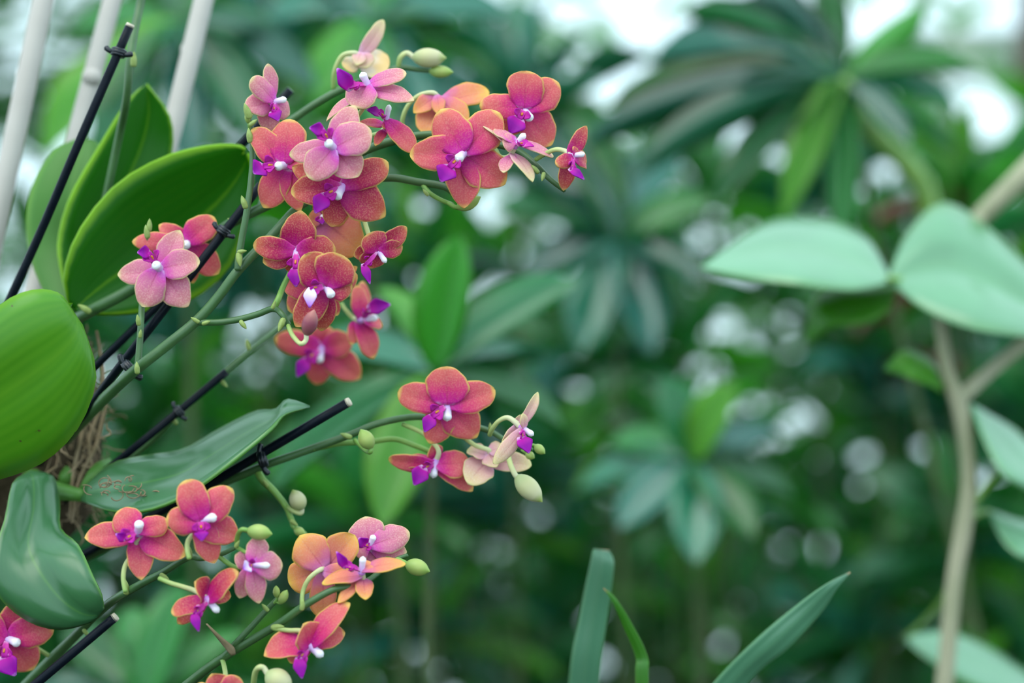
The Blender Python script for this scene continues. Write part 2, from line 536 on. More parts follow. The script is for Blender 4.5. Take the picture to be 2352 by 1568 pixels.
hero_shrub('rosette_shrub', 'shrub with a large whorl of broad leaves behind the middle flowers', (1000, 868), 1.62, [
    (1055, 540, 135, -.02, 'l'), (1325, 640, 140, .03, 'g'), (868, 660, 95, .05, 'l', (.3, .6, .4)), (870, 1195, 150, -.05, 'l'),
    (625, 1120, 130, .02, 'g'), (1300, 985, 150, .06, 'g'), (1130, 1130, 130, .05, 'b'), (700, 800, 120, .07, 'b'), (1260, 800, 110, .09, 'b')], 'g')
def r2x(root):
    pts = [P(1935, 190, 1.95), P(1990, 290, 1.96), P(2120, 430, 1.98), P(2150, 640, 2.0)]
    build('branch', tube(pts, [.009, .009, .009, .010], 8), m_stem_young, root)
hero_shrub('rosette_shrub', 'shrub whose long narrow leaves fan out below the sky at upper right', (1935, 190), 1.95, [
    (1480, 110, 78, .1, 'b'), (1390, 235, 81, .05, 'g'), (1330, 330, 85, 0, 'b'), (1450, 400, 93, -.05, 'b'), (1640, 470, 93, -.06, 'g'),
    (1800, 480, 85, -.08, 'l'), (1930, 560, 85, -.05, 'g'), (2130, 10, 85, .02, 'l', (.4, .8, .2)), (2240, 150, 93, .0, 'g'), (2200, 240, 93, .0, 'b'),
    (1880, -60, 78, .12, 'g'), (1720, -40, 70, .12, 'b'), (2090, 330, 78, -.05, 'b'), (1560, 20, 70, .15, 'g')], 'g', foot_x=.75, extra=r2x)
hero_shrub('rosette_shrub', 'shrub with upright oval leaves between the strap leaves and the vine', (1590, 1070), 1.95, [
    (1525, 860, 110, .0, 'g'), (1690, 880, 120, -.03, 'l'), (1400, 1010, 110, .05, 'g'), (1830, 1130, 120, .02, 'g'), (1730, 1230, 120, -.05, 'g'),
    (1600, 1290, 130, -.06, 'b'), (1420, 1210, 120, -.02, 'b'), (1330, 1120, 110, .05, 'b'), (1800, 980, 110, .05, 'b')], 'g')
hero_shrub('rosette_shrub', 'shrub with drooping dark teal leaves right of the topmost flowers', (1420, 560), 2.15, [
    (1180, 300, 130, .05, 'b'), (1320, 250, 120, .05, 'g'), (1620, 640, 120, -.05, 'b'), (1500, 800, 130, -.06, 'b'), (1330, 800, 140, -.05, 'b'),
    (1200, 640, 120, .0, 'b'), (1640, 460, 110, .0, 'g'), (1560, 330, 110, .08, 'b'), (1130, 470, 120, .05, 'g')], 'b')
hero_shrub('rosette_shrub', 'shrub with broad green leaves behind the pale stakes at upper left', (420, 60), 2.0, [
    (90, 330, 130, -.05, 'l'), (220, 400, 120, -.06, 'g'), (640, 60, 150, .02, 'g'), (730, 200, 130, .0, 'b'), (600, 330, 130, -.05, 'g'),
    (430, 380, 110, -.06, 'b'), (150, 80, 130, .05, 'g'), (300, -130, 110, .1, 'g'), (560, -90, 110, .1, 'g')], 'g')
hero_shrub('rosette_shrub', 'shrub with bluish sheen leaves behind the topmost bud', (850, 60), 2.1, [
    (1180, 30, 140, .03, 'b'), (1150, 170, 120, .0, 'g'), (1000, 280, 120, -.04, 'b'), (720, 230, 120, -.04, 'l'), (600, 20, 110, .05, 'b'),
    (700, -90, 110, .08, 'b'), (960, -110, 110, .08, 'g'), (870, 330, 120, -.06, 'g')], 'b')
hero_shrub('rosette_shrub', 'shrub with light green leaves under the lower left flower sprays', (330, 1640), 1.75, [
    (420, 1340, 110, .02, 'g'), (300, 1390, 100, .05, 'g'), (560, 1440, 100, .03, 'g'), (150, 1430, 110, .04, 'g'), (640, 1600, 110, .0, 'g'), (60, 1590, 110, .0, 'b')], 'l')

# ------------------------------------------------------------------ random shrubs farther back
RS = [
 (-40, 2.6, 'bushy shrub at the far left behind the nearest pale stake', 'g'),
 (230, 2.5, 'bushy shrub behind the upright orchid leaves', 'g'),
 (520, 2.7, 'bushy dark shrub behind the middle black stakes', 'b'),
 (800, 2.6, 'leafy shrub behind the lowest flower sprays', 'g'),
 (1100, 2.5, 'leafy dark shrub behind the middle whorl of leaves', 'b'),
 (1380, 2.75, 'leafy shrub behind the upright strap leaf', 'g'),
 (1660, 2.6, 'leafy shrub behind the slanting strap leaf', 'g'),
 (1930, 2.8, 'leafy shrub left of the pale vine stem', 'b'),
 (2150, 2.5, 'leafy shrub directly behind the pale vine stem', 'g'),
 (2400, 2.7, 'leafy shrub at the right edge beyond the vine', 'g')]
for si, (px, d, label, key) in enumerate(RS):
    rnd = random.Random(100+si)
    b = P(px, 784, d)
    root = empty('leafy_shrub', (b.x, d, 0))
    tag(root, label, 'shrub', 'shrubs behind the orchids')
    ys = [1620, 1420, 1230, 1040, 850, 640, 430, 230]
    if px < 300: ys = ys[:5]
    if px > 1300: ys = ys[:7]
    for py in ys:
        dd = d+rnd.uniform(-.25, .3)
        c = P(px+rnd.uniform(-150, 150), py+rnd.uniform(-90, 90), dd)
        shrub_stem(root, c, (b.x+rnd.uniform(-.03, .03), d+rnd.uniform(0, .05), 0), .0028)
        rosette(root, c, 11, rnd.uniform(.11, .16), key, (rnd.uniform(-.4, .4), rnd.uniform(-.6, .1), 1), (8, 105), .26,
                keys=[key, key, 'g', 'l' if rnd.random() < .65 else 'b']+(['r'] if px > 2000 and py < 900 else []), seed=si*31+int(py))

# ------------------------------------------------------------------ loft leaves from paired margins
def loft(left, right, bulge, thick, rows=18, cols=9, fold=0.0, flip=False, ripple=0.0):
    """left/right margins: lists of (px,py,depth); bulge = metres the middle lies nearer the viewer"""
    Lp = [V(p) for p in catmull([tuple(P(*q)) for q in left], rows)]
    Rp = [V(p) for p in catmull([tuple(P(*q)) for q in right], rows)]
    grid, uvg = [], []
    wmax = max((a-b).length for a, b in zip(Lp, Rp))
    for i in range(rows):
        t = i/(rows-1)
        row, ur = [], []
        w = (Lp[i]-Rp[i]).length/wmax
        for j in range(cols):
            u = -1+2*j/(cols-1)
            p = Lp[i].lerp(Rp[i], (u+1)/2)
            off = bulge*(1-u*u)*w-fold*math.exp(-(u/.22)**2)*w
            off += ripple*math.sin(t*11+u*2)*abs(u)*w
            p = p+V((0, -off, 0))
            row.append(p); ur.append((u*.5+.5, t))
        grid.append(row); uvg.append(ur)
    nrm = []
    for i in range(rows):
        r = []
        for j in range(cols):
            a = grid[min(i+1, rows-1)][j]-grid[max(i-1, 0)][j]
            b = grid[i][min(j+1, cols-1)]-grid[i][max(j-1, 0)]
            n = b.cross(a)
            n = n.normalized() if n.length > 1e-12 else V((0, -1, 0))
            if n.y > 0: n = -n
            r.append(n)
        nrm.append(r)
    return sheet(grid, nrm, thick, uvg)

# ------------------------------------------------------------------ vine at the right
D = 1.50
vine = empty('climbing_vine', P(2170, 1568, D)+V((0, 0, -.9)))
vine.location.z = 0
tag(vine, 'pale woody climbing vine with large blurred green leaves at right', 'vine')
build('stem', tube([V((P(2100, 6500, D).x, D, 0)), P(2100, 4600, D), P(2110, 3300, D), P(2130, 2450, D), P(2150, 1950, D), P(2160, 1700, D), P(2176, 1500, D), P(2192, 1330, D), P(2212, 1220, D), P(2226, 1090, D), P(2206, 940, D), P(2175, 850, D), P(2160, 730, D), P(2150, 660, D+.01)],
      [.009, .009, .008, .007, .0065, .006, .0056, .0052, .0056, .005, .0056, .0045, .004, .003], 10, 80), m_vine, vine)
build('branch', tube([P(2196, 925, D), P(2260, 865, D+.01), P(2352, 790, D+.02), P(2480, 700, D+.04)], [.005, .0045, .0045, .005], 9), m_vine, vine)
build('branch', tube([P(2250, 500, D+.1), P(2352, 400, D+.1), P(2500, 250, D+.12)], [.0065, .0075, .008], 9), m_vine, vine)
build('branch', tube([P(2216, 1200, D), P(2240, 1150, D), P(2290, 1090, D+.01)], [.003, .0025, .002], 7), m_stem_young, vine)
build('branch', tube([P(2150, 660, D+.01), P(2080, 645, D), P(2040, 640, D-.01)], [.003, .0025, .002], 7), m_stem_young, vine)
build('branch', tube([P(2150, 660, D+.01), P(2200, 560, D+.05), P(2250, 500, D+.1)], [.003, .004, .006], 7), m_vine, vine)
def vleaf(left, right, mat=None, bulge=.006, fold=.004):
    m = mat or m_vine_leaf
    return build('leaf', loft(left, right, bulge, .0007, fold=fold, ripple=.002), [m, m_vine_leaf2], vine)
# long pale leaf pointing left: its surface tips up towards the sky
vleaf([(2048, 642, D), (1990, 545, D+.05), (1880, 500, D+.07), (1760, 510, D+.06), (1610, 612, D)],
      [(2046, 648, D-.005), (1960, 665, D-.03), (1850, 655, D-.04), (1730, 640, D-.03), (1608, 616, D)])
# big leaf right, upper lobe and hanging lower half
vleaf([(2040, 640, D), (2080, 540, D+.03), (2165, 465, D+.05), (2270, 520, D+.06), (2390, 640, D+.05), (2440, 720, D+.03)],
      [(2042, 646, D), (2110, 700, D-.03), (2200, 745, D-.04), (2290, 765, D-.04), (2390, 770, D-.02), (2440, 724, D+.03)], bulge=.004, fold=.018)
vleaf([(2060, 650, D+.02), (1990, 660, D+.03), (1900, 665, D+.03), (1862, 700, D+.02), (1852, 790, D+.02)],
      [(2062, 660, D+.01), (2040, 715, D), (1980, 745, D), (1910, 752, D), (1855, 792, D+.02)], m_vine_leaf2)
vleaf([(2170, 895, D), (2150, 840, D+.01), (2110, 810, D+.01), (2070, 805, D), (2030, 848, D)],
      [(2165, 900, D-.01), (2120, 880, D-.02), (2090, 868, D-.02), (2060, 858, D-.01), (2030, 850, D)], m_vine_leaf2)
vleaf([(2232, 925, D), (2290, 960, D+.02), (2350, 1000, D+.03), (2420, 1080, D+.03), (2440, 1160, D+.02)],
      [(2228, 935, D), (2262, 1010, D-.02), (2300, 1085, D-.03), (2360, 1125, D-.02), (2438, 1165, D+.02)])
vleaf([(2270, 1170, D+.02), (2330, 1190, D+.03), (2400, 1210, D+.03), (2460, 1280, D+.03)],
      [(2272, 1180, D+.02), (2310, 1250, D), (2370, 1290, D), (2458, 1284, D+.03)], m_vine_leaf)
vleaf([(2075, 1462, D+.12), (2160, 1448, D+.14), (2260, 1480, D+.16), (2340, 1530, D+.16), (2420, 1600, D+.16)],
      [(2076, 1468, D+.12), (2130, 1510, D+.1), (2210, 1560, D+.1), (2310, 1600, D+.1), (2418, 1606, D+.16)])
build('branch', tube([P(2192, 1330, D), P(2150, 1400, D+.06), P(2078, 1465, D+.12)], [.0025, .002, .0015], 7), m_stem_young, vine)
build('branch', tube([P(2216, 1200, D), P(2245, 1180, D+.01), P(2272, 1174, D+.02)], [.0025, .002, .0015], 7), m_stem_young, vine)

# ------------------------------------------------------------------ strap leaves at the bottom
def strap(label, left, right, mat, fold=.002):
    p0 = P(*left[0])
    root = empty('strap_leaf_plant', (p0.x, p0.y, 0))
    tag(root, label, 'strap leaf', 'strap leaves rising at the bottom')
    build('leaf', loft(left, right, .0, .0009, rows=26, cols=7, fold=-fold), [mat, mat], root)
    build('stalk', tube([V((p0.x, p0.y, 0)), V((p0.x, p0.y, .5)), V((p0.x*.5+P(*right[0]).x*.5, p0.y, p0.z+.01))], [.012, .010, .006], 8, 12), m_stem, root)
strap('upright broad blue-green strap leaf with a cut top at bottom middle',
      [(1290, 1900, 1.26), (1306, 1568, 1.24), (1330, 1420, 1.235), (1356, 1290, 1.23), (1362, 1263, 1.23), (1372, 1261, 1.23)],
      [(1355, 1900, 1.26), (1376, 1568, 1.24), (1395, 1420, 1.235), (1410, 1310, 1.23), (1408, 1280, 1.23), (1398, 1263, 1.23)], m_blade)
strap('thin curved green strap leaf with a dry tip beside the upright one',
      [(1475, 1900, 1.2), (1460, 1568, 1.19), (1460, 1510, 1.19), (1432, 1440, 1.185), (1408, 1385, 1.18), (1385, 1351, 1.18)],
      [(1500, 1900, 1.2), (1490, 1568, 1.19), (1488, 1510, 1.19), (1455, 1440, 1.185), (1416, 1375, 1.18), (1387, 1350, 1.18)], m_blade_thin, .001)
strap('broad strap leaf slanting up to the right with a pale tip',
      [(1480, 1760, 1.22), (1640, 1568, 1.2), (1740, 1465, 1.19), (1830, 1390, 1.185), (1900, 1340, 1.18), (1952, 1313, 1.18)],
      [(1560, 1800, 1.22), (1722, 1568, 1.2), (1810, 1490, 1.19), (1885, 1410, 1.185), (1925, 1350, 1.18), (1954, 1315, 1.18)], m_blade)

# ------------------------------------------------------------------ coir mount, stakes
def ball():
    c = P(40, 1010, 1.24)
    root = empty('coir_mount', c)
    tag(root, 'brown coir root ball behind the orchid leaves at left', 'root ball')
    verts, faces, uvs = [], [], []
    nu, nv = 40, 28
    for i in range(nv+1):
        ph = math.pi*i/nv
        for j in range(nu):
            th = 2*math.pi*j/nu
            d = V((math.sin(ph)*math.cos(th), math.sin(ph)*math.sin(th), math.cos(ph)))
            r = 1+.10*mnoise.noise(d*3.1)+.05*mnoise.noise(d*9)+.03*mnoise.noise(d*22)
            verts.append(c+V((d.x*.043, d.y*.040, d.z*.062))*r)
    for i in range(nv):
        for j in range(nu):
            faces.append((i*nu+j, i*nu+(j+1) % nu, (i+1)*nu+(j+1) % nu, (i+1)*nu+j))
    faces = [tuple(reversed(f)) for f in faces]
    build('coir_core', (verts, faces, None, None), m_coir, root)
    rnd = random.Random(5)
    gs = []
    for k in range(190):
        if k < 110:
            th = rnd.uniform(-.2, 1.0)*-math.pi*.6; zz = rnd.uniform(-.95, .9)
            rr = math.sqrt(max(0, 1-zz*zz))
            p = c+V((math.cos(th)*rr*.043, math.sin(th)*rr*.040, zz*.062))
        else:
            p = P(rnd.gauss(185, 32), rnd.uniform(760, 1190), 1.205+rnd.uniform(-.02, .02))
        pts = [p]
        dr = V((rnd.uniform(-.3, 1), rnd.uniform(-1, .2), rnd.uniform(-1.0, .4))).normalized()
        for s in range(5):
            dr = (dr+V((rnd.uniform(-1, 1), rnd.uniform(-1, 1), rnd.uniform(-1.1, .8)))*.75).normalized()
            pts.append(pts[-1]+dr*rnd.uniform(.002, .0048))
        r = rnd.uniform(.00022, .0005)
        gs.append(tube(pts, [r]*5+[r*.5], 4, 12))
    for k in range(24):      # curly crumbs lying on the long leaf
        p = P(rnd.gauss(290, 38), rnd.gauss(1122, 14), 1.128)
        r0 = rnd.uniform(.0008, .0022); a0 = rnd.uniform(0, 6.28); sp = rnd.uniform(1.5, 4.5)
        el = rnd.uniform(.4, 1.0)
        pts = [p+V((math.cos(a0+sp*q/5)*r0*(1+.25*q), rnd.uniform(-.0006, .0006), math.sin(a0+sp*q/5)*r0*el*(1+.25*q))) for q in range(6)]
        gs.append(tube(pts, [.00035]*5+[.0002], 4, 14))
    f = build('coir_fibre', merge(*gs), m_fibre, root)
    f['kind'] = 'stuff'
    for pts in ([(222, 760), (236, 850), (232, 930), (205, 1010), (215, 1090)], [(205, 800), (212, 900), (190, 990), (170, 1080), (160, 1190)], [(245, 930), (236, 960), (222, 1020), (180, 1110), (165, 1200)]):
        build('aerial_root', tube([P(x, y, 1.19) for x, y in pts], [.0007, .0010, .0011, .0010, .0006], 7), m_fibre, root)
ball()

def stake(name, label, pts, r, mat, cut=None, cat='stake', grp=None, knots=()):
    ps = [P(*p) for p in pts]
    o = build(name, tube(ps, r, 12, 14, flat_end=True), mat, origin=ps[0])
    tag(o, label, cat, grp)
    if cut is not None:
        a = (ps[cut]-ps[1 if cut == 0 else -2]).normalized()
        build('cut_end', tube([ps[cut]-a*.0004, ps[cut]+a*.0012], [r*1.02, r*.9], 12, 3, flat_end=True), m_cut, o)
    for k in knots:
        p = ps[0].lerp(ps[-1], k)
        a = (ps[-1]-ps[0]).normalized()
        build('node_ring', tube([p-a*.002, p, p+a*.002], [r*1.0, r*1.08, r*1.0], 12, 5), mat, o)
    return o
G1 = 'pale stakes at upper left'; G2 = 'thin black stakes holding the spikes'
stake('bamboo_stake', 'leftmost thick pale bamboo stake cut by the left edge', [(125, -120, 1.27), (-14, 540, 1.25), (-320, 2000, 1.24), (-1580, 7900, 1.22)], .0056, m_bamboo, None, 'stake', G1, (.038, .11))
stake('bamboo_stake', 'middle pale bamboo stake behind the black stake with a cut tip', [(290, -120, 1.29), (160, 370, 1.27), (70, 700, 1.25), (20, 900, 1.24)], .0050, m_bamboo, None, 'stake', G1, (.3,))
stake('bamboo_stake', 'rightmost pale bamboo stake rising behind the tallest orchid leaf', [(497, -120, 1.29), (390, 320, 1.27), (300, 675, 1.26)], .0052, m_bamboo, None, 'stake', G1, (.3,))
stake('black_stake', 'black stake with a pale cut tip crossing the upper left leaves', [(298, 60, 1.14), (180, 330, 1.14), (90, 540, 1.15), (-20, 780, 1.16)], .0021, m_black, 0, 'stake', G2)
stake('black_stake', 'black stake whose blunt top shows beside the upper left blossom', [(668, 206, 1.19), (552, 334, 1.195), (420, 480, 1.20), (300, 610, 1.205), (120, 800, 1.21)], .0021, m_black, None, 'stake', G2)
stake('black_stake', 'long black stake clipped to the main green spike', [(600, 424, 1.14), (500, 552, 1.135), (393, 690, 1.13), (282, 833, 1.135), (160, 990, 1.17), (60, 1090, 1.22)], .0021, m_black, None, 'stake', G2)
stake('black_stake', 'black stake running parallel just left of the clipped main stake', [(425, 640, 1.165), (367, 697, 1.165), (226, 835, 1.17), (120, 940, 1.20)], .0020, m_black, None, 'stake', G2)
stake('black_stake', 'black stake ending at a clip above the long drooping leaf', [(520, 853, 1.178), (410, 945, 1.175), (275, 1055, 1.175), (150, 1150, 1.21)], .0019, m_black, None, 'stake', G2)
stake('black_stake', 'black stake with a pale tip under the long drooping leaf', [(799, 924, 1.13), (600, 1042, 1.14), (470, 1118, 1.15), (340, 1190, 1.17), (180, 1280, 1.20), (80, 1340, 1.23)], .0022, m_black, 0, 'stake', G2)
stake('black_stake', 'short black stake with a white cut tip at bottom left', [(263, 1418, 1.12), (85, 1568, 1.12), (-120, 1740, 1.14)], .0022, m_black, 0, 'stake', G2)

def clip(label, p, d, ang, s=1.0):
    """C-shaped plastic spike clip: ring round the stake and two claws"""
    c = P(p[0], p[1], d)
    root = empty('plant_clip', c)
    tag(root, label, 'clip', 'black plastic clips')
    ca, sa = math.cos(ang), math.sin(ang)
    ex = V((ca, 0, sa)); ez = V((-sa, 0, ca)); ey = V((0, 1, 0))
    ring = [c+ex*.0028*s*math.cos(a)+ey*.0028*s*math.sin(a) for a in [i*math.pi/4 for i in range(9)]]
    g = tube([q-ez*.0008 for q in ring], .0010*s, 6, 26)
    g2 = tube([q+ez*.0014 for q in ring], .0010*s, 6, 26)
    g3 = tube([q+ez*.0003 for q in ring], .0013*s, 6, 26)
    build('ring', merge(g, g2, g3), m_clip, root)
    for sg in (1, -1):
        pts = [c+ex*sg*.002*s, c+ex*sg*.0042*s-ey*.001, c+ex*sg*.0062*s-ey*.0005+ez*.0010*s]
        build('claw', tube(pts, [.0015*s, .0012*s, .0014*s], 6), m_clip, root)
clip('black clip joining the cut-tip stake to the thin upright stem', (272, 122), 1.14, -.25)
clip('black clip on the main spike above the double pink blossom', (512, 532), 1.132, -.6, .9)
clip('black clip on the main spike near its lower end', (296, 846), 1.125, -.8, 1.15)
clip('black clip on the stake above the long drooping leaf', (410, 946), 1.17, -.9, .8)
clip('black clip on the stake end below the long drooping leaf', (602, 1056), 1.138, -1.3, 1.1)

# ------------------------------------------------------------------ orchid plants: leaves
def plant(label, px, d):
    root = empty('orchid_plant', P(px[0], px[1], d))
    return tag(root, label, 'orchid plant', 'orchid plants on the root ball')
p1 = plant('orchid plant with three upright glossy leaves at upper left', (170, 700), 1.18)
# back dull leaf
build('leaf', loft([(140, 720, 1.2), (95, 660, 1.21), (62, 560, 1.22), (66, 450, 1.22), (110, 360, 1.225), (165, 322, 1.23), (200, 318, 1.23)],
                   [(190, 720, 1.2), (215, 640, 1.21), (240, 560, 1.22), (255, 470, 1.22), (250, 390, 1.225), (230, 335, 1.23), (206, 318, 1.23)], .004, .0016, fold=.002), [m_oleaf_soft, m_oleaf_soft], p1)
build('leaf', loft([(160, 700, 1.18), (140, 610, 1.185), (137, 545, 1.19), (165, 450, 1.195), (235, 330, 1.20), (290, 240, 1.205), (333, 195, 1.21)],
                   [(185, 700, 1.18), (230, 620, 1.195), (300, 540, 1.21), (365, 440, 1.215), (396, 345, 1.22), (388, 265, 1.215), (335, 195, 1.21)], -.006, .0018, fold=.004), [m_oleaf, m_oleaf], p1)
build('leaf', loft([(160, 705, 1.17), (150, 630, 1.165), (185, 530, 1.165), (270, 425, 1.17), (380, 362, 1.175), (480, 337, 1.18), (545, 336, 1.185), (562, 350, 1.185)],
                   [(185, 712, 1.17), (250, 720, 1.175), (340, 712, 1.18), (440, 685, 1.19), (520, 620, 1.195), (560, 520, 1.195), (578, 410, 1.19), (566, 354, 1.185)], -.012, .0018, fold=.003), [m_oleaf, m_oleaf], p1)
build('leaf_sheath', tube([P(120, 790, 1.2), P(160, 730, 1.185), P(178, 690, 1.175)], [.006, .005, .0028], 10), m_oleaf_soft, p1)
p2 = plant('orchid plant with one huge rounded leaf at the left edge', (-40, 1060), 1.17)
build('leaf', loft([(-150, 1060, 1.14), (-130, 900, 1.10), (-70, 770, 1.08), (10, 692, 1.075), (80, 664, 1.075), (135, 672, 1.08), (160, 700, 1.085)],
                   [(-150, 1070, 1.14), (-70, 1110, 1.12), (20, 1095, 1.105), (110, 1055, 1.10), (185, 975, 1.10), (222, 860, 1.095), (190, 745, 1.088)], .010, .0018, fold=.004), [m_oleaf_big, m_oleaf_big], p2)
build('leaf_sheath', tube([P(-20, 1090, 1.21), P(-90, 1080, 1.17), P(-150, 1065, 1.14)], [.006, .005, .004], 10), m_oleaf_soft, p2)
p3 = plant('orchid plant with a long drooping leaf and a folded leaf at lower left', (120, 1130), 1.19)
build('leaf', loft([(190, 1120, 1.17), (250, 1066, 1.165), (330, 1045, 1.16), (420, 1030, 1.165), (500, 985, 1.17), (585, 943, 1.165), (632, 938, 1.15), (660, 915, 1.14), (712, 931, 1.14)],
                   [(185, 1150, 1.165), (250, 1172, 1.135), (330, 1172, 1.12), (410, 1143, 1.115), (480, 1098, 1.11), (560, 1035, 1.11), (618, 985, 1.115), (655, 950, 1.125), (712, 935, 1.14)], .002, .0016, rows=26, fold=.004), [m_oleaf_dark, m_oleaf_dark], p3)
build('leaf', loft([(60, 1086, 1.17), (28, 1110, 1.15), (12, 1190, 1.13), (-15, 1280, 1.12), (-10, 1360, 1.12), (60, 1425, 1.12), (140, 1447, 1.12), (215, 1428, 1.12)],
                   [(70, 1080, 1.175), (122, 1092, 1.17), (138, 1150, 1.16), (140, 1212, 1.14), (180, 1250, 1.12), (212, 1320, 1.11), (235, 1370, 1.11), (240, 1398, 1.115)], .003, .0016, rows=22, fold=.005), [m_oleaf_dark, m_oleaf_dark], p3)
build('leaf', loft([(255, 1052, 1.19), (225, 1060, 1.185), (200, 1085, 1.18), (178, 1128, 1.18)], [(257, 1056, 1.19), (245, 1085, 1.18), (215, 1115, 1.178), (180, 1131, 1.18)], .002, .0012, rows=10, cols=5), [m_oleaf_soft, m_oleaf_soft], p3)
build('leaf', loft([(150, 1070, 1.2), (136, 1090, 1.195), (136, 1115, 1.195), (146, 1130, 1.195)], [(155, 1070, 1.2), (172, 1090, 1.195), (168, 1115, 1.195), (149, 1131, 1.195)], .002, .0012, rows=10, cols=5), [m_oleaf_soft, m_oleaf_soft], p3)
build('leaf_sheath', tube([P(40, 1075, 1.22), P(110, 1120, 1.19), P(190, 1138, 1.168)], [.006, .005, .003], 10), m_oleaf_soft, p3)

# ------------------------------------------------------------------ flower spikes
SPIKE_PTS = []
def spike(label, parts, bracts=(), cat='flower spike'):
    """parts: list of (name, [(px,py,d)...], radius_px list or number, material)"""
    p0 = P(*parts[0][1][0])
    root = tag(empty('flower_spike', p0), label, cat, 'orchid flower spikes')
    for name, pts, rpx, mat in parts:
        n = len(pts)
        rr = rpx if isinstance(rpx, (list, tuple)) else [rpx]*n
        ps = [P(*p) for p in pts]
        radii = [lerp(rr[0], rr[-1], i/(n-1))*K*pts[i][2] for i in range(n)]
        g = tube(ps, radii, 10, max(10, n*7))
        build(name, g, mat, root)
        for q in catmull([tuple(p) for p in ps], n*8): SPIKE_PTS.append(V(q))
    for (x, y, d, ang, s) in bracts:
        p = P(x, y, d)
        a = V((math.cos(ang), -.3, math.sin(ang))).normalized()
        L = s*K*d
        build('bract', tube([p-a*L*.3, p+a*L*.25, p+a*L*.7, p+a*L], [L*.30, L*.32, L*.20, L*.04], 7, 10), m_bract, root)
    return root
SG, SY = m_stem, m_stem_young
spike('main green spike rising from the clips to the central blossoms', [
    ('stem', [(150, 1010, 1.19), (230, 925, 1.15), (305, 855, 1.12), (380, 795, 1.115), (450, 738, 1.115), (500, 683, 1.115), (548, 620, 1.115), (620, 545, 1.12), (690, 472, 1.125), (780, 425, 1.13), (886, 408, 1.13), (960, 418, 1.125), (1028, 432, 1.12), (1062, 470, 1.12)], (14, 8), SG),
    ('branch', [(455, 740, 1.115), (500, 740, 1.112), (545, 734, 1.11), (590, 722, 1.108), (628, 709, 1.105), (648, 722, 1.10), (662, 745, 1.10)], (8, 7), SG),
    ('branch', [(628, 709, 1.105), (640, 685, 1.105), (652, 655, 1.11), (680, 600, 1.115)], (8, 6), SY),
    ('branch', [(970, 422, 1.125), (985, 442, 1.12), (1010, 458, 1.12), (1040, 470, 1.12)], (6, 5), SY),
    ], [(452, 737, 1.108, 2.6, 16), (470, 742, 1.108, .3, 15), (556, 742, 1.106, -.9, 18), (980, 445, 1.115, 2.3, 14), (315, 850, 1.11, 1.6, 20), (648, 740, 1.095, -1.9, 24), (628, 704, 1.10, 1.2, 14)])
spike('upper arching spike passing behind the central cluster to its right tip', [
    ('stem', [(150, 745, 1.19), (215, 710, 1.165), (300, 665, 1.16), (400, 600, 1.155), (500, 532, 1.15), (545, 504, 1.145), (645, 456, 1.14), (740, 400, 1.14), (830, 350, 1.135), (910, 322, 1.13), (1000, 309, 1.125), (1100, 326, 1.12), (1180, 342, 1.115), (1230, 378, 1.105), (1262, 410, 1.10), (1297, 437, 1.10)], (15, 6), SG),
    ('branch', [(600, 478, 1.143), (620, 400, 1.16), (650, 300, 1.165), (690, 262, 1.165), (770, 212, 1.165), (850, 180, 1.17), (915, 156, 1.17), (960, 160, 1.17), (1000, 165, 1.17)], (11, 5), SG),
    ], [(1232, 392, 1.095, 2.3, 18), (200, 712, 1.158, 2.6, 24), (1248, 402, 1.095, -1.8, 16), (535, 512, 1.14, 2.4, 16)])
spike('thin upright spike beside the leftmost of the upper blossoms', [
    ('stem', [(547, 618, 1.112), (549, 590, 1.112), (556, 545, 1.112), (566, 490, 1.112), (576, 420, 1.115), (580, 360, 1.118), (577, 300, 1.12), (572, 275, 1.12)], (9, 6), SG)],
    [(562, 470, 1.106, 1.9, 22), (549, 590, 1.106, -1.4, 24), (552, 578, 1.106, .1, 16), (574, 318, 1.112, 1.7, 24), (570, 262, 1.112, 1.9, 26), (578, 284, 1.112, .6, 16)])
spike('thin upright spike carrying the double pink blossom over the leaf', [
    ('stem', [(315, 855, 1.118), (320, 800, 1.12), (324, 740, 1.122), (327, 690, 1.13), (338, 620, 1.142), (341, 575, 1.142), (339, 535, 1.14)], (8, 6), SG)],
    [(318, 740, 1.115, 1.7, 18), (338, 538, 1.13, 1.7, 22), (343, 522, 1.13, 1.5, 20), (322, 770, 1.115, 1.4, 14)])
spike('slender blurred spike leading to the blossoms at mid height', [
    ('stem', [(230, 1110, 1.20), (350, 1010, 1.19), (410, 948, 1.185), (520, 852, 1.185), (580, 802, 1.19), (650, 746, 1.2), (720, 690, 1.205), (800, 680, 1.20), (835, 690, 1.20)], (8, 6), SG)],
    [(570, 796, 1.183, 1.8, 18), (512, 878, 1.18, -.8, 16), (402, 968, 1.178, 2.2, 18)])
spike('lower arching spike with fresh side shoots reaching right of centre', [
    ('stem', [(180, 1290, 1.21), (340, 1205, 1.18), (480, 1125, 1.16), (600, 1072, 1.15), (700, 1036, 1.148), (800, 1000, 1.145), (870, 972, 1.145), (960, 957, 1.15), (1050, 970, 1.15), (1120, 988, 1.145), (1160, 1010, 1.14), (1205, 1030, 1.135), (1222, 1032, 1.135)], (11, 5), SG),
    ('branch', [(720, 1030, 1.147), (780, 1018, 1.15), (850, 1014, 1.152), (905, 1008, 1.155), (950, 1022, 1.155), (985, 1036, 1.155)], (7, 6), SY),
    ('branch', [(590, 1078, 1.152), (602, 1100, 1.15), (630, 1128, 1.15), (657, 1163, 1.15), (668, 1190, 1.15), (680, 1212, 1.15), (700, 1226, 1.16)], (9, 6), SY),
    ], [(800, 1002, 1.14, 2.8, 20), (612, 1112, 1.145, 2.2, 14), (672, 1198, 1.145, -.6, 16), (1126, 985, 1.135, 1.6, 15), (1060, 998, 1.135, 2.6, 14)])
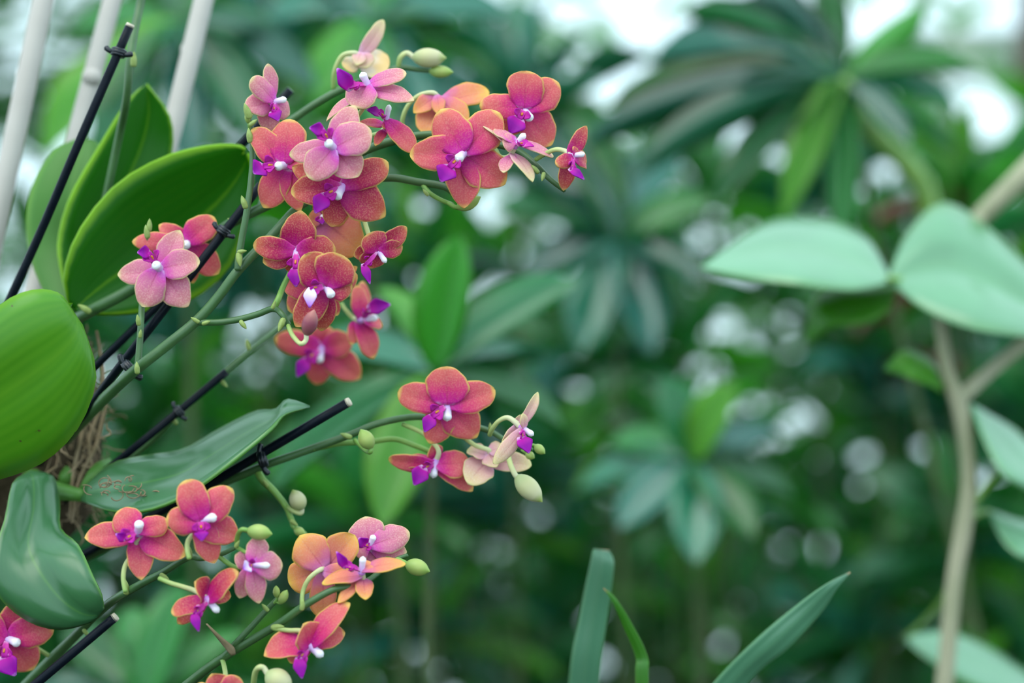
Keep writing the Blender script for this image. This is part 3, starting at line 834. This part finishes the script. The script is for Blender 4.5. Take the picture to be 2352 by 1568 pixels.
spike('low spike bearing the three blossoms at lower left', [
    ('stem', [(-40, 1680, 1.19), (70, 1562, 1.165), (170, 1462, 1.145), (243, 1390, 1.125), (322, 1342, 1.10), (371, 1316, 1.088), (432, 1280, 1.075), (462, 1282, 1.072), (506, 1273, 1.07), (543, 1256, 1.068)], (13, 5), SG),
    ('branch', [(543, 1256, 1.068), (565, 1268, 1.062), (590, 1276, 1.062)], (5, 4), SY),
    ('branch', [(500, 1275, 1.07), (525, 1294, 1.07), (545, 1305, 1.07)], (6, 5), SY)],
    [(195, 1450, 1.135, -.8, 16), (290, 1355, 1.105, 1.6, 24), (374, 1322, 1.082, -.5, 18), (436, 1274, 1.069, 1.6, 20), (543, 1252, 1.062, 1.0, 14)])
spike('lowest spike slanting up beneath the apricot blossom', [
    ('stem', [(330, 1660, 1.12), (437, 1566, 1.10), (518, 1506, 1.085), (635, 1436, 1.075), (700, 1390, 1.068), (765, 1354, 1.068), (812, 1346, 1.072), (850, 1330, 1.08), (900, 1290, 1.088), (935, 1275, 1.09)], (12, 5), SG),
    ('branch', [(510, 1512, 1.085), (560, 1458, 1.08), (613, 1400, 1.08), (640, 1372, 1.08)], (8, 6), SG)],
    [(632, 1440, 1.069, .1, 22), (612, 1398, 1.074, 2.3, 16), (694, 1394, 1.061, 1.4, 18)])
lowest = [o for o in COL.objects if o.get('label', '').startswith('lowest spike')][0]
bo = build('dry_bract', loft([(472, 1432, 1.085), (490, 1455, 1.082), (510, 1480, 1.08), (530, 1505, 1.08)], [(476, 1431, 1.085), (512, 1464, 1.078), (538, 1486, 1.078), (541, 1503, 1.08)], .002, .0005, rows=10, cols=5), m_fibre, lowest)
bo['label'] = 'dry brown papery bract'
spike('thin upright green stem clipped at the top left corner', [
    ('stem', [(334, -60, 1.18), (322, 10, 1.18), (305, 90, 1.17), (298, 150, 1.165), (290, 230, 1.17), (270, 330, 1.19), (210, 600, 1.2), (185, 700, 1.2)], (10, 9), SG)],
    [(307, 143, 1.158, 1.5, 24)])

# ------------------------------------------------------------------ flowers
CROP = {'A': (540, 20, 5.226), 'B': (900, 140, 4.356), 'C': (540, 230, 5.057), 'D': (540, 460, 4.612), 'E': (600, 620, 5.6), 'F': (780, 820, 4.48),
        'G': (180, 1080, 4.356), 'H': (560, 1080, 3.213), 'I': (240, 440, 5.6), 'J': (0, 1060, 3.086)}
def tepal_geo(C, T, n, W, kind, rnd, thick=.00045):
    a = T-C
    L = a.length
    y = a.normalized()
    s = y.cross(n)
    s = s.normalized() if s.length > 1e-4 else y.orthogonal().normalized()
    n2 = s.cross(y)
    if n2.dot(n) < 0: n2 = -n2
    # measured width is what shows from the front: undo the foreshortening
    y2 = V((y.x, y.z)); s2 = V((s.x, s.z))
    if y2.length > .05:
        y2.normalize()
        pr = abs(s2.x*y2.y-s2.y*y2.x)
        W = min(W/max(pr, .4), max(L*1.15, W))
    W *= 1.12
    pa, pb = {'p': (.66, .60), 's': (.64, .72), 'd': (.56, .54)}[kind]
    mx = (pa/(pa+pb))**pa*(pb/(pa+pb))**pb
    rows, cols = 16, 9
    bow = rnd.uniform(.03, .09); cup = rnd.uniform(-.16, .08) if kind != 's' else rnd.uniform(-.05, .16)
    rec = rnd.uniform(.02, .12)
    ph = rnd.uniform(0, 6); ph2 = rnd.uniform(0, 6); ruf = rnd.uniform(.012, .035)
    skew = (rnd.uniform(.82, 1.22), rnd.uniform(.82, 1.22))
    grid, nrm, uvg = [], [], []
    for i in range(rows):
        k = i/(rows-1)
        t = 1-(1-k)**1.5
        ws = []
        for sd in (0, 1):
            ts = min(1.0, t)**skew[sd]
            w = ((ts+.02)**pa)*((1-ts*.9995)**pb)/mx
            w = max(w, .32*(1-t)**2)
            w *= 1+.05*math.sin(t*8+(ph, ph2)[sd])+.022*math.sin(t*21+(ph2, ph)[sd]*3)
            if i == rows-1: w = .02
            ws.append(w)
        f = min(1, max(0, (t-.12)/.5)); f = f*f*(3-2*f)
        row, nr, ur = [], [], []
        for j in range(cols):
            u = -1+2*j/(cols-1)
            w = ws[0] if u < 0 else ws[1]
            h = L*bow*math.sin(math.pi*t*.9)-L*rec*t*t*t
            h += cup*W*u*u*w*f
            h -= .05*W*math.exp(-(u/.2)**2)*math.sin(math.pi*min(1, t*1.05))
            h += ruf*W*math.sin(t*7+ph+u*1.5)*abs(u)**2*f
            row.append(C+y*(L*t)+s*(u*W*.5*w)+n2*h)
            nr.append(n2); ur.append((u*.5+.5, t))
        grid.append(row); nrm.append(nr); uvg.append(ur)
    g = sheet(grid, nrm, thick, uvg)
    # winding: make the front face along n2
    v, f, fm, uv = g
    q = f[(rows//2)*2*(cols-1)+cols-1 if False else 2*((rows//2)*(cols-1)+cols//2)]
    nn = (v[q[1]]-v[q[0]]).cross(v[q[2]]-v[q[0]])
    if nn.dot(n2) < 0: f = [tuple(reversed(x)) for x in f]
    return v, f, fm, uv

def plate(J, T, n, W, wide=.45, keel=.25, rows=9, cols=7, thick=.0005, end=.12):
    a = T-J; L = a.length; y = a.normalized()
    s = y.cross(n); s = s.normalized() if s.length > 1e-4 else y.orthogonal().normalized()
    n2 = s.cross(y)
    if n2.dot(n) < 0: n2 = -n2
    grid, nrm, uvg = [], [], []
    for i in range(rows):
        t = i/(rows-1)
        w = lerp(.3, 1, (t/wide)**.8) if t < wide else lerp(1, end, ((t-wide)/(1-wide))**1.25)
        row, nr, ur = [], [], []
        for j in range(cols):
            u = -1+2*j/(cols-1)
            row.append(J+y*L*t+s*(u*W*.5*w)+n2*(keel*W*(abs(u)**1.3)*w*(.3+.7*t)+L*.10*math.sin(math.pi*t)))
            nr.append(n2); ur.append((u*.5+.5, t))
        grid.append(row); nrm.append(nr); uvg.append(ur)
    return sheet(grid, nrm, thick, uvg)

def flower(label, crop, d, c, n, var, tepals, col=None, lip=None, ped='auto', R=.0225, lipmat=None, zf=0.0):
    ox, oy, sc = CROP[crop]
    rnd = random.Random(label)
    def px(q): return (ox+q[0]/sc, oy+q[1]/sc)
    if len(n) == 2:
        n = V((n[0], -math.sqrt(max(.04, 1-n[0]**2-n[1]**2)), n[1]))
    else: n = V((n[0], n[1], n[2]))
    n.normalize()
    C = P(*px(c), d)
    root = tag(empty('orchid_flower', C), label, 'orchid flower', 'orchid blossoms')
    def spot(q, lift=0.0):
        """point seen at q lying in the flower's plane, limited by the tepal length"""
        p = P(*px(q), d)
        dx, dz = p.x-C.x, p.z-C.z
        lat = math.hypot(dx, dz)
        dy = -(n.x*dx+n.z*dz)/(n.y if abs(n.y) > .15 else math.copysign(.15, n.y))
        lim = math.sqrt(max(.0, R*R-lat*lat))
        dy = max(-lim, min(lim, dy))
        dd = d+dy
        return P(*px(q), dd)
    unit = K*d/sc
    fs = max(.6, min(1.0, sum(math.hypot(t[1]-c[0], t[2]-c[1]) for t in tepals)/len(tepals)*unit/.0195))
    for k, tp in enumerate(tepals):
        kind, x, y, w = tp[:4]
        T = spot((x, y))
        nn = V(tp[4]).normalized() if len(tp) > 4 else n
        Cb = C+n*(-.0010-.0009*k if kind == 's' else .0012+.0003*k if kind == 'p' else .0026)
        T = T+n*(-.0010-.0009*k if kind == 's' else .0010 if kind == 'p' else .0022)
        vv = tp[5] if len(tp) > 5 else var
        g = tepal_geo(Cb, T, nn, w*unit, kind, rnd)
        build('petal' if kind == 'p' else 'sepal', g, [petal_mats[vv], back_mats[vv]], root)
    if col:
        q = P(*px(col), d)
        lat = V((q.x-C.x, 0, q.z-C.z))
        cl = max(.0072*fs, lat.length*1.05)
        dep = math.sqrt(max(.000001, cl*cl-lat.length**2))
        E = P(*px(col), d+math.copysign(dep, n.y))
        r = .0023*fs
        a = (E-C)
        build('column', tube([C-a*.08, C+a*.3, C+a*.6, C+a*.8, C+a*.95, C+a*1.02], [r*1.05, r*.85, r*.88, r*.98, r*.72, r*.28], 12, 26), m_column, root)
    if lip:
        jx, jy, tx, ty, w = lip
        sy = math.copysign(1, n.y)
        J = P(*px((jx, jy)), d+sy*.005)
        T = P(*px((tx, ty)), d+sy*.0075)
        fwd = V((0, -1, .0)) if n.y < 0 else V((0, 1, 0))
        nn = (n+fwd*.6).normalized()
        lp = build('lip', plate(J, T, nn, w*unit*1.25), [lipmat or m_lip, lipmat or m_lip], root)
        build('claw', plate(C+n*.0008, J+(T-J)*.12+n*.0006, nn, .0034*fs, .5, .3, 7, 5, .0008, .8), [m_lobe, m_lobe], lp)
        sd = (J-C).cross(n)
        sd = sd.normalized() if sd.length > 1e-6 else V((1, 0, 0))
        m = C.lerp(J, .62)
        for sg in (1, -1):
            e = m+sd*sg*.0040*fs+n*.0040*fs+(J-C)*.12
            build('side_lobe', plate(m+sd*sg*.0008, e, (sd*sg*-1+n*.3), .0046*fs, .6, .2, 7, 5, .0004, .4), [m_lobe, m_lobe], lp)
        build('callus', tube([C.lerp(J, .62)+n*.0014, C.lerp(J, .78)+n*.0016], [.0007*fs, .0006*fs], 7, 4), m_callus, lp)
    # pedicel
    if ped is not None:
        if ped == 'auto':
            B = C-n*.007
            S = min(SPIKE_PTS, key=lambda q: (q-(C-n*.014)).length)
            if (S-C).length > .07: S = C-n*.02+V((-.004, .004, -.004))
            mid = B.lerp(S, .5)-n*.004
            pts = [C-n*.0006, B, mid, S]
        else:
            pts = [C-n*.0006]+[P(*px((q[0], q[1])), d+(q[2] if len(q) > 2 else 0)) for q in ped]
        build('pedicel', tube(pts, [.0014, .0012, .0011]+[.0011]*(len(pts)-3), 8, max(12, len(pts)*5)), m_pedicel, root)
    return root

s, p, dz = 's', 'p', 'd'
F = flower
F('blurred pale blossom seen from behind at the very top, one sepal raised', 'A', 1.165, (1490, 590), (-.25, .8, -.4), 'pale',
  [(s, 1790, 150, 150, (.75, -.6, .2)), (p, 1850, 690, 360), (p, 1310, 700, 200), (s, 1560, 760, 240, (.1, -.9, .2)), (s, 1430, 740, 150, (-.1, -.9, .2))], None, None,
  [(1430, 530, -.004), (1280, 570, -.002), (1190, 760, 0), (1180, 960, .003)])
F('pink blossom turned right at the top left of the main cluster', 'A', 1.12, (455, 1120), (.62, -.05), 'pink',
  [(s, 420, 655, 150, (.6, -.8, 0)), (p, 205, 830, 220, (.3, -.9, .2)), (s, 160, 1180, 270, (.1, -.95, .1)), (s, 450, 1490, 230, (.2, -.95, 0)), (p, 640, 1280, 230, (.3, -.9, .2))],
  (610, 1085), (440, 1230, 520, 1345, 150), 'auto')
F('pale pink blossom facing upward with its purple lip raised to the left', 'A', 1.10, (1600, 930), (-.30, .55), 'pink',
  [(p, 2060, 780, 200, (-.1, -.8, .5)), (s, 2130, 1060, 210, (0, -.8, .5)), (p, 1450, 1195, 350, (-.2, -.8, .55)), (s, 1030, 1225, 120, (0, -.5, .8)), (s, 1780, 800, 120)],
  (1520, 770), (1395, 985, 1225, 715, 165), [(1560, 1150, .008), (1480, 1280, .012), (1420, 1420, .02)])
F('small side-on pink blossom with a white column beside the curled stem', 'C', 1.11, (1750, 255), (.15, .62), 'coral',
  [(p, 1815, 345, 150, (.1, -.8, .5)), (s, 1430, 215, 110, (0, -.7, .7)), (p, 2090, 590, 220, (.3, -.9, .2)), (s, 2115, 455, 120, (.2, -.6, .7)), (s, 1640, 430, 110)],
  (1790, 60), (1690, 170, 1530, 110, 110), [(1740, 330, .01), (1660, 390, .012), (1560, 410, .02)])
F('soft coral blossom seen from behind under the topmost bud', 'B', 1.145, (470, 400), (.15, .75, -.45), 'orange',
  [(p, 970, 285, 230, (.1, -.9, .4)), (s, 755, 640, 240, (.2, -.9, 0)), (p, 320, 700, 280, (-.2, -.9, 0)), (s, 230, 560, 160, (-.3, -.9, 0)), (s, 500, 600, 120, (0, -.9, 0))],
  None, None, [(420, 320, -.003), (280, 340, -.002), (160, 450, 0), (105, 600, .002), (130, 720, .005)])
F('red-pink blossom at the upper right facing forward', 'B', 1.118, (1320, 480), (.10, -.05), 'coral',
  [(dz, 1340, 105, 340), (p, 1670, 215, 310), (s, 1610, 835, 350), (p, 875, 440, 240), (s, 1150, 730, 220)],
  (1390, 590), (1290, 560, 1180, 725, 175))
F('large coral blossom in the centre of the right-hand group', 'B', 1.10, (720, 920), (-.08, -.05), 'coral',
  [(dz, 480, 490, 350), (p, 1085, 520, 350), (s, 1130, 1225, 370), (s, 710, 1465, 300), (p, 178, 935, 310)],
  (660, 985), (590, 1050, 490, 1205, 190))
F('thin side-on blossom with yellow-edged petals between the two right-hand blossoms', 'B', 1.095, (1230, 850), (.3, .72), 'pink',
  [(s, 865, 565, 90, (.3, -.6, .7), 'pale'), (p, 1025, 685, 110, (.2, -.5, .8)), (p, 1620, 950, 120, (.2, -.5, .8)), (s, 1445, 1125, 120, (.7, -.7, .2), 'pale'), (s, 1140, 1010, 130, (-.3, -.8, .3)), (p, 1100, 830, 170, (.2, -.9, .2))],
  (1330, 730), (1310, 850, 1420, 850, 60), [(1180, 950, .004), (1090, 960, .008), (1040, 890, .014)], lipmat=m_lobe)
F('small nodding blossom at the far right tip of the upper spike', 'B', 1.09, (1790, 950), (.72, -.2), 'crimson',
  [(s, 1975, 650, 130, (.6, -.75, .1)), (s, 1755, 1305, 150, (.4, -.9, 0)), (p, 1630, 1040, 130, (.3, -.9, .1)), (p, 1935, 1020, 160, (.3, -.9, .2)), (p, 1850, 880, 110)],
  (1925, 930), (1770, 1075, 1925, 1185, 75), [(1740, 905, .003), (1650, 885, .004), (1560, 915, .006), (1440, 985, .008)])
F('coral blossom left of the cluster front with a purple lip pointing left', 'C', 1.112, (590, 750), (-.15, .05), 'coral',
  [(dz, 640, 225, 380), (p, 190, 340, 290), (p, 800, 640, 260), (s, 285, 1220, 330), (s, 720, 1265, 270)],
  (480, 770), (345, 765, 215, 850, 210))
F('large pale rose blossom at the front of the cluster with its purple lip uppermost', 'C', 1.082, (1150, 560), (-.12, .08), 'pink',
  [(s, 1380, 45, 310), (p, 1580, 350, 380), (s, 1420, 865, 350), (p, 860, 915, 360), (s, 598, 600, 280)],
  (1070, 485), (1035, 360, 865, 320, 140))
F('orange-red blossom directly below the pale rose one', 'C', 1.097, (1240, 1010), (.0, -.15), 'crimson',
  [(p, 1780, 720, 310), (s, 1740, 1350, 400), (s, 1110, 1475, 310), (p, 645, 1070, 300), (s, 650, 770, 260)],
  (1175, 1140), (1060, 1085, 930, 1310, 180))
F('crimson speckled blossom on the left of the middle cluster', 'D', 1.10, (655, 530), (-.05, -.25), 'crimson',
  [(s, 690, 115, 340), (p, 185, 475, 220), (s, 280, 665, 220), (p, 1070, 530, 280), (s, 580, 800, 230)],
  (640, 665), (640, 700, 645, 915, 140))
F('orange blossom mostly hidden behind the orange-red one, one broad sepal showing', 'D', 1.125, (920, 200), (.05, -.2), 'orange',
  [(s, 1345, 550, 450), (s, 850, 390, 220), (p, 770, 190, 160), (p, 1250, 80, 220), (s, 960, -40, 220)],
  (935, 175), (915, 190, 925, 250, 80))
F('small crimson blossom turned right on the right side of the cluster', 'D', 1.105, (1510, 530), (.35, -.3), 'crimson',
  [(s, 1825, 285, 170), (p, 1420, 345, 270), (p, 1778, 490, 160), (s, 1450, 740, 240), (s, 1290, 610, 160)],
  (1595, 655), (1350, 670, 1430, 885, 85))
F('crimson blossom at the bottom front of the cluster with a pale lavender lip', 'D', 1.085, (960, 905), (.08, -.25), 'crimson',
  [(p, 735, 570, 340), (dz, 1140, 580, 390), (p, 1245, 900, 270), (s, 640, 1350, 280), (s, 910, 1415, 240)],
  (1030, 1020), (800, 920, 790, 1135, 120), lipmat=m_lip_pale)
F('coral blossom half hidden behind the bottom front crimson blossom', 'D', 1.12, (870, 960), (.0, -.1), 'coral',
  [(p, 1295, 790, 230), (s, 1290, 700, 160), (s, 550, 1165, 300), (p, 505, 870, 240), (s, 1085, 1215, 230)], None, None)
F('blurred pink blossom facing right below the cluster', 'E', 1.18, (1280, 640), (.55, .15), 'coral',
  [(p, 1215, 200, 200, (.4, -.9, 0)), (s, 1340, 130, 150, (.8, -.6, 0)), (s, 1490, 1120, 240, (.4, -.9, .1)), (s, 1210, 930, 170, (.3, -.9, 0)), (p, 1550, 700, 180, (.3, -.8, .5))],
  (1490, 610), (1360, 500, 1660, 440, 180), [(1190, 620, .004), (1090, 520, .004), (1030, 430, .006)])
F('blurred coral blossom facing forward below the cluster', 'E', 1.22, (780, 1000), (-.05, -.25), 'coral',
  [(p, 170, 880, 290), (p, 1170, 900, 310), (s, 830, 730, 300), (s, 690, 1500, 330), (s, 1260, 1420, 360)],
  (740, 1190), (600, 1130, 460, 1370, 160))
F('orange-coral blossom standing alone right of centre on the lower spike', 'F', 1.125, (1110, 490), (-.02, -.10), 'coral',
  [(dz, 1100, 95, 390), (p, 595, 360, 280), (p, 1605, 340, 290), (s, 1410, 835, 350), (s, 915, 890, 300)],
  (1105, 650), (960, 590, 875, 770, 130))
F('nodding coral blossom with a dark purple lip under the lone orange one', 'F', 1.14, (990, 1080), (-.05, -.5), 'coral',
  [(p, 500, 1055, 150, (0, -.8, -.5)), (s, 590, 1130, 130, (.1, -.7, .6)), (p, 1345, 1090, 260, (.1, -.9, .3)), (s, 1375, 1405, 230, (.2, -.9, .2)), (s, 950, 950, 170, (0, -.7, .6))],
  (960, 1235), (870, 1120, 765, 1315, 160), [(1020, 980, -.002), (980, 900, .0), (850, 780, .006), (650, 690, .01)])
F('cream-backed blossom hanging with its back turned on the lower spike', 'F', 1.14, (1530, 1040), (.0, .6, -.55), 'pale',
  [(p, 1320, 1265, 280, (0, -.9, .3)), (s, 1310, 990, 140, (0, -.6, .8)), (p, 1975, 1090, 190, (0, -.8, .5)), (s, 1610, 1180, 180, (0, -.9, 0)), (s, 1700, 1000, 130, (0, -.7, .7))],
  None, (1490, 1150, 1450, 1300, 90), [(1540, 960, -.003), (1400, 910, -.002), (1290, 830, .0), (1240, 790, .004)])
F('edge-on cream blossom with a purple lip at the tip of the lower spike', 'F', 1.115, (1870, 720), (.75, -.3), 'pale',
  [(s, 2065, 365, 95, (.6, -.7, .3)), (p, 1585, 1085, 140, (.5, -.8, .3)), (s, 1695, 980, 110, (.7, -.7, .1)), (p, 1870, 575, 70, (.5, -.8, .2)), (s, 1960, 620, 60, (.6, -.7, 0))],
  (1990, 800), (1850, 820, 1950, 985, 150), [(1740, 625, .002), (1640, 655, .004), (1570, 740, .008), (1545, 800, .012)])
F('soft pink blossom on the left of the lower left spray with a pointed left sepal', 'G', 1.07, (600, 620), (-.08, .18), 'coral',
  [(s, 50, 660, 240), (p, 390, 405, 270), (p, 900, 510, 200), (s, 1050, 835, 290), (s, 600, 1075, 250)],
  (610, 520), (480, 690, 375, 635, 90), [(560, 800, .006), (470, 950, .004), (450, 1080, .002), (470, 1210, 0)])
F('soft coral blossom at the top of the lower left spray', 'G', 1.06, (1220, 500), (.15, -.05), 'coral',
  [(dz, 1080, 95, 290), (p, 1540, 180, 260), (s, 1600, 680, 300), (s, 1365, 935, 240), (p, 875, 490, 270)],
  (1375, 465), (1230, 590, 1235, 705, 120), [(1180, 600, .005), (1100, 700, .004), (1090, 800, .002), (1110, 880, 0)])
F('small pink blossom under the green bud of the lower left spray', 'G', 1.06, (1740, 950), (.20, -.02), 'pink',
  [(p, 1830, 670, 200), (p, 2045, 955, 250), (s, 1815, 1335, 180), (s, 1620, 1285, 180), (s, 1580, 840, 170)],
  (1910, 950), (1720, 945, 1650, 985, 110), lipmat=m_lip_pale)
F('dark red blossom nodding downward in the lower left spray', 'G', 1.062, (1290, 1290), (.25, -.55), 'crimson',
  [(p, 1560, 980, 190, (0, -.7, .7)), (s, 1190, 1130, 200, (0, -.7, .6)), (p, 920, 1395, 170, (-.1, -.8, .5)), (s, 1000, 1590, 180, (0, -.9, 0)), (s, 1550, 1310, 160, (.2, -.9, .2))],
  (1400, 1415), (1150, 1410, 1205, 1610, 85), [(1180, 1210, .004), (1050, 1165, .004), (930, 1130, .004), (810, 1080, .006)])
F('apricot blossom seen from behind with a cream arching stalk', 'H', 1.085, (600, 730), (.15, .9, .15), 'orange',
  [(s, 415, 480, 250, (0, -1, .1)), (p, 805, 480, 220, (0, -1, .1)), (p, 320, 825, 230, (0, -1, .1)), (s, 600, 1095, 180, (0, -1, .1)), (s, 820, 770, 130, (0, -1, .1))],
  None, None, [(560, 735, -.005), (480, 800, -.006), (435, 900, -.006), (430, 1010, -.012)])
F('pink blossom just left of the large green bud ending the lowest spray', 'H', 1.095, (930, 560), (-.08, .15), 'pink',
  [(s, 890, 335, 230), (p, 1222, 455, 180), (s, 1195, 590, 160), (s, 1010, 720, 190), (p, 810, 600, 150)],
  (960, 480), (905, 555, 850, 500, 80))
F('edge-on yellow blossom with a purple lip in the lowest spray', 'H', 1.07, (870, 750), (-.1, .68), 'orange',
  [(p, 1195, 685, 90, (0, -.5, .85)), (s, 570, 805, 90, (0, -.5, .85)), (p, 960, 690, 120, (0, -.6, .8)), (s, 890, 905, 120, (.2, -.9, .2)), (s, 680, 920, 80, (0, -.6, .7))],
  (880, 640), (755, 725, 685, 600, 65))
F('coral blossom nodding downward at the bottom of the lowest spray', 'H', 1.065, (480, 1290), (.25, -.5), 'coral',
  [(p, 758, 955, 150, (-.2, -.8, .5)), (s, 150, 1375, 170, (-.1, -.7, .6)), (p, 440, 1130, 210, (0, -.6, .7)), (s, 760, 1230, 170, (.2, -.9, .2)), (s, 350, 1465, 150, (0, -.9, 0))],
  (580, 1370), (400, 1370, 430, 1535, 85), [(430, 1190, .003), (330, 1180, .003), (220, 1165, .004)])
F('coral blossom cut by the left edge in the bottom left corner', 'J', 1.13, (50, 1250), (.15, -.2), 'coral',
  [(s, 180, 965, 200), (p, 380, 1145, 210), (s, 230, 1495, 240), (p, -180, 1130, 220), (s, -150, 1400, 220)],
  (135, 1290), (20, 1370, 110, 1515, 130))
F('pink blossom in front of the glossy leaf with its purple lip at the top', 'I', 1.12, (720, 1000), (-.12, .12), 'pink',
  [(s, 960, 485, 300), (p, 1222, 890, 340), (s, 1050, 1455, 370), (p, 470, 1478, 370), (s, 128, 1030, 300)],
  (650, 930), (590, 790, 425, 780, 150))
F('coral blossom tucked behind the pink one in front of the glossy leaf', 'I', 1.142, (1060, 670), (.05, .0), 'coral',
  [(p, 1410, 325, 330), (s, 1465, 1045, 340), (s, 690, 410, 230), (p, 352, 640, 220), (s, 1125, 1165, 220)],
  (1040, 690), None)
F('coral blossom barely rising above the bottom edge', 'J', 1.06, (1590, 1660), (.0, -.3), 'coral',
  [(s, 1500, 1510, 180), (p, 1700, 1525, 160), (p, 1330, 1650, 160), (s, 1560, 1850, 160), (s, 1800, 1760, 160)], (1600, 1700), (1600, 1720, 1600, 1790, 80))

# ------------------------------------------------------------------ buds
def bud(label, base, tip, wpx, d, var, ped):
    B = P(*base, d); T = P(*tip, d-.002)
    a = T-B; L = a.length; y = a.normalized()
    x = y.orthogonal().normalized(); z = x.cross(y)
    verts, faces, uvs = [], [], []
    rows, segs = 16, 18
    W = wpx*K*d*.5
    for i in range(rows+1):
        t = i/rows
        r = W*(math.sin(math.pi*min(1, t*.97+.03))**.62)*(1.08-.25*t)
        if t > .8: r *= lerp(1, .55, (t-.8)/.2)
        for j in range(segs):
            th = 2*math.pi*j/segs
            rr = r*(1+.055*abs(math.cos(1.5*th))**.5-.03)
            verts.append(B+y*L*t+x*rr*math.cos(th)+z*rr*math.sin(th)); uvs.append((j/segs, t))
    for i in range(rows):
        for j in range(segs):
            faces.append((i*segs+j, i*segs+(j+1) % segs, (i+1)*segs+(j+1) % segs, (i+1)*segs+j))
    faces.append(tuple(range(segs-1, -1, -1))); faces.append(tuple(rows*segs+j for j in range(segs)))
    f2 = [tuple(reversed(f)) for f in faces]
    o = build('flower_bud', (verts, f2, None, uvs), m_bud[var], origin=B)
    tag(o, label, 'flower bud', 'orchid buds')
    pts = [B+y*L*.03]+[P(q[0], q[1], d+(q[2] if len(q) > 2 else 0)) for q in ped]
    r = max(.0007, min(.0013, W*.30))
    build('pedicel', tube(pts, r, 8, max(9, len(pts)*5)), m_pedicel if var != 'green' else m_stem_young, o)
bud('large cream-green bud at the top of the upper spike', (948, 132), (1026, 133), 47, 1.168, 'cream', [(935, 122), (920, 132), (915, 155, .002)])
bud('small green bud just below the large topmost bud', (985, 163), (1042, 166), 30, 1.17, 'green', [(972, 162), (955, 159, 0)])
bud('green bud hidden behind the bottom sepal of the large coral blossom', (1050, 478), (1105, 452), 34, 1.118, 'green', [(1042, 474), (1030, 466, .001)])
bud('brownish mauve bud on a curled stalk below the cluster', (703, 770), (722, 710), 37, 1.075, 'mauve', [(702, 782), (690, 789), (672, 770, .01), (662, 748, .02)])
bud('green bud standing on the lower spike left of the orange blossom', (853, 1030), (828, 985), 38, 1.125, 'green', [(850, 1038), (838, 1032, .01), (815, 1010, .018)])
bud('large pale bud hanging below the tip of the lower spike', (1186, 1093), (1246, 1153), 49, 1.125, 'cream', [(1182, 1088), (1172, 1065, .003), (1168, 1040, .008), (1180, 1020, .012)])
bud('tiny green bud at the outermost end of the lower spike', (1228, 1022), (1252, 1042), 22, 1.13, 'green', [(1220, 1022), (1212, 1030, .003)])
bud('tiny green bud beneath the edge-on cream blossom', (1208, 1040), (1228, 1052), 20, 1.135, 'green', [(1200, 1034), (1195, 1026, .003)])
bud('plump green bud above the small pink blossom at lower left', (568, 1218), (626, 1226), 38, 1.058, 'green', [(555, 1216), (546, 1230, .004), (543, 1254, .008)])
bud('pale green bud on the thin shoot above the apricot blossom', (694, 1170), (672, 1124), 40, 1.148, 'cream', [(690, 1178), (672, 1172, 0), (660, 1164, .001)])
bud('small green bud where the thin shoot meets the apricot blossom', (676, 1214), (702, 1228), 22, 1.147, 'green', [(670, 1206), (668, 1192, .002)])
bud('right one of two tiny green buds ending the short lower shoot', (643, 1386), (660, 1354), 22, 1.078, 'green', [(640, 1384), (632, 1380, .001)])
bud('left one of two tiny green buds ending the short lower shoot', (636, 1372), (634, 1344), 17, 1.078, 'green', [(636, 1376), (630, 1384, .001)])
bud('large green bud at the right end of the lowest spray', (932, 1294), (988, 1312), 40, 1.086, 'green', [(925, 1290), (912, 1284, .002)])
bud('pale bud on a hooked stalk at the bottom edge', (612, 1545), (672, 1585), 58, 1.06, 'cream', [(606, 1534), (596, 1532), (586, 1545, .004), (580, 1590, .01)])
bud('tiny green bud at the tip of the thin upright spike, upper left', (571, 284), (566, 256), 14, 1.118, 'green', [(572, 290), (573, 298, .001)])
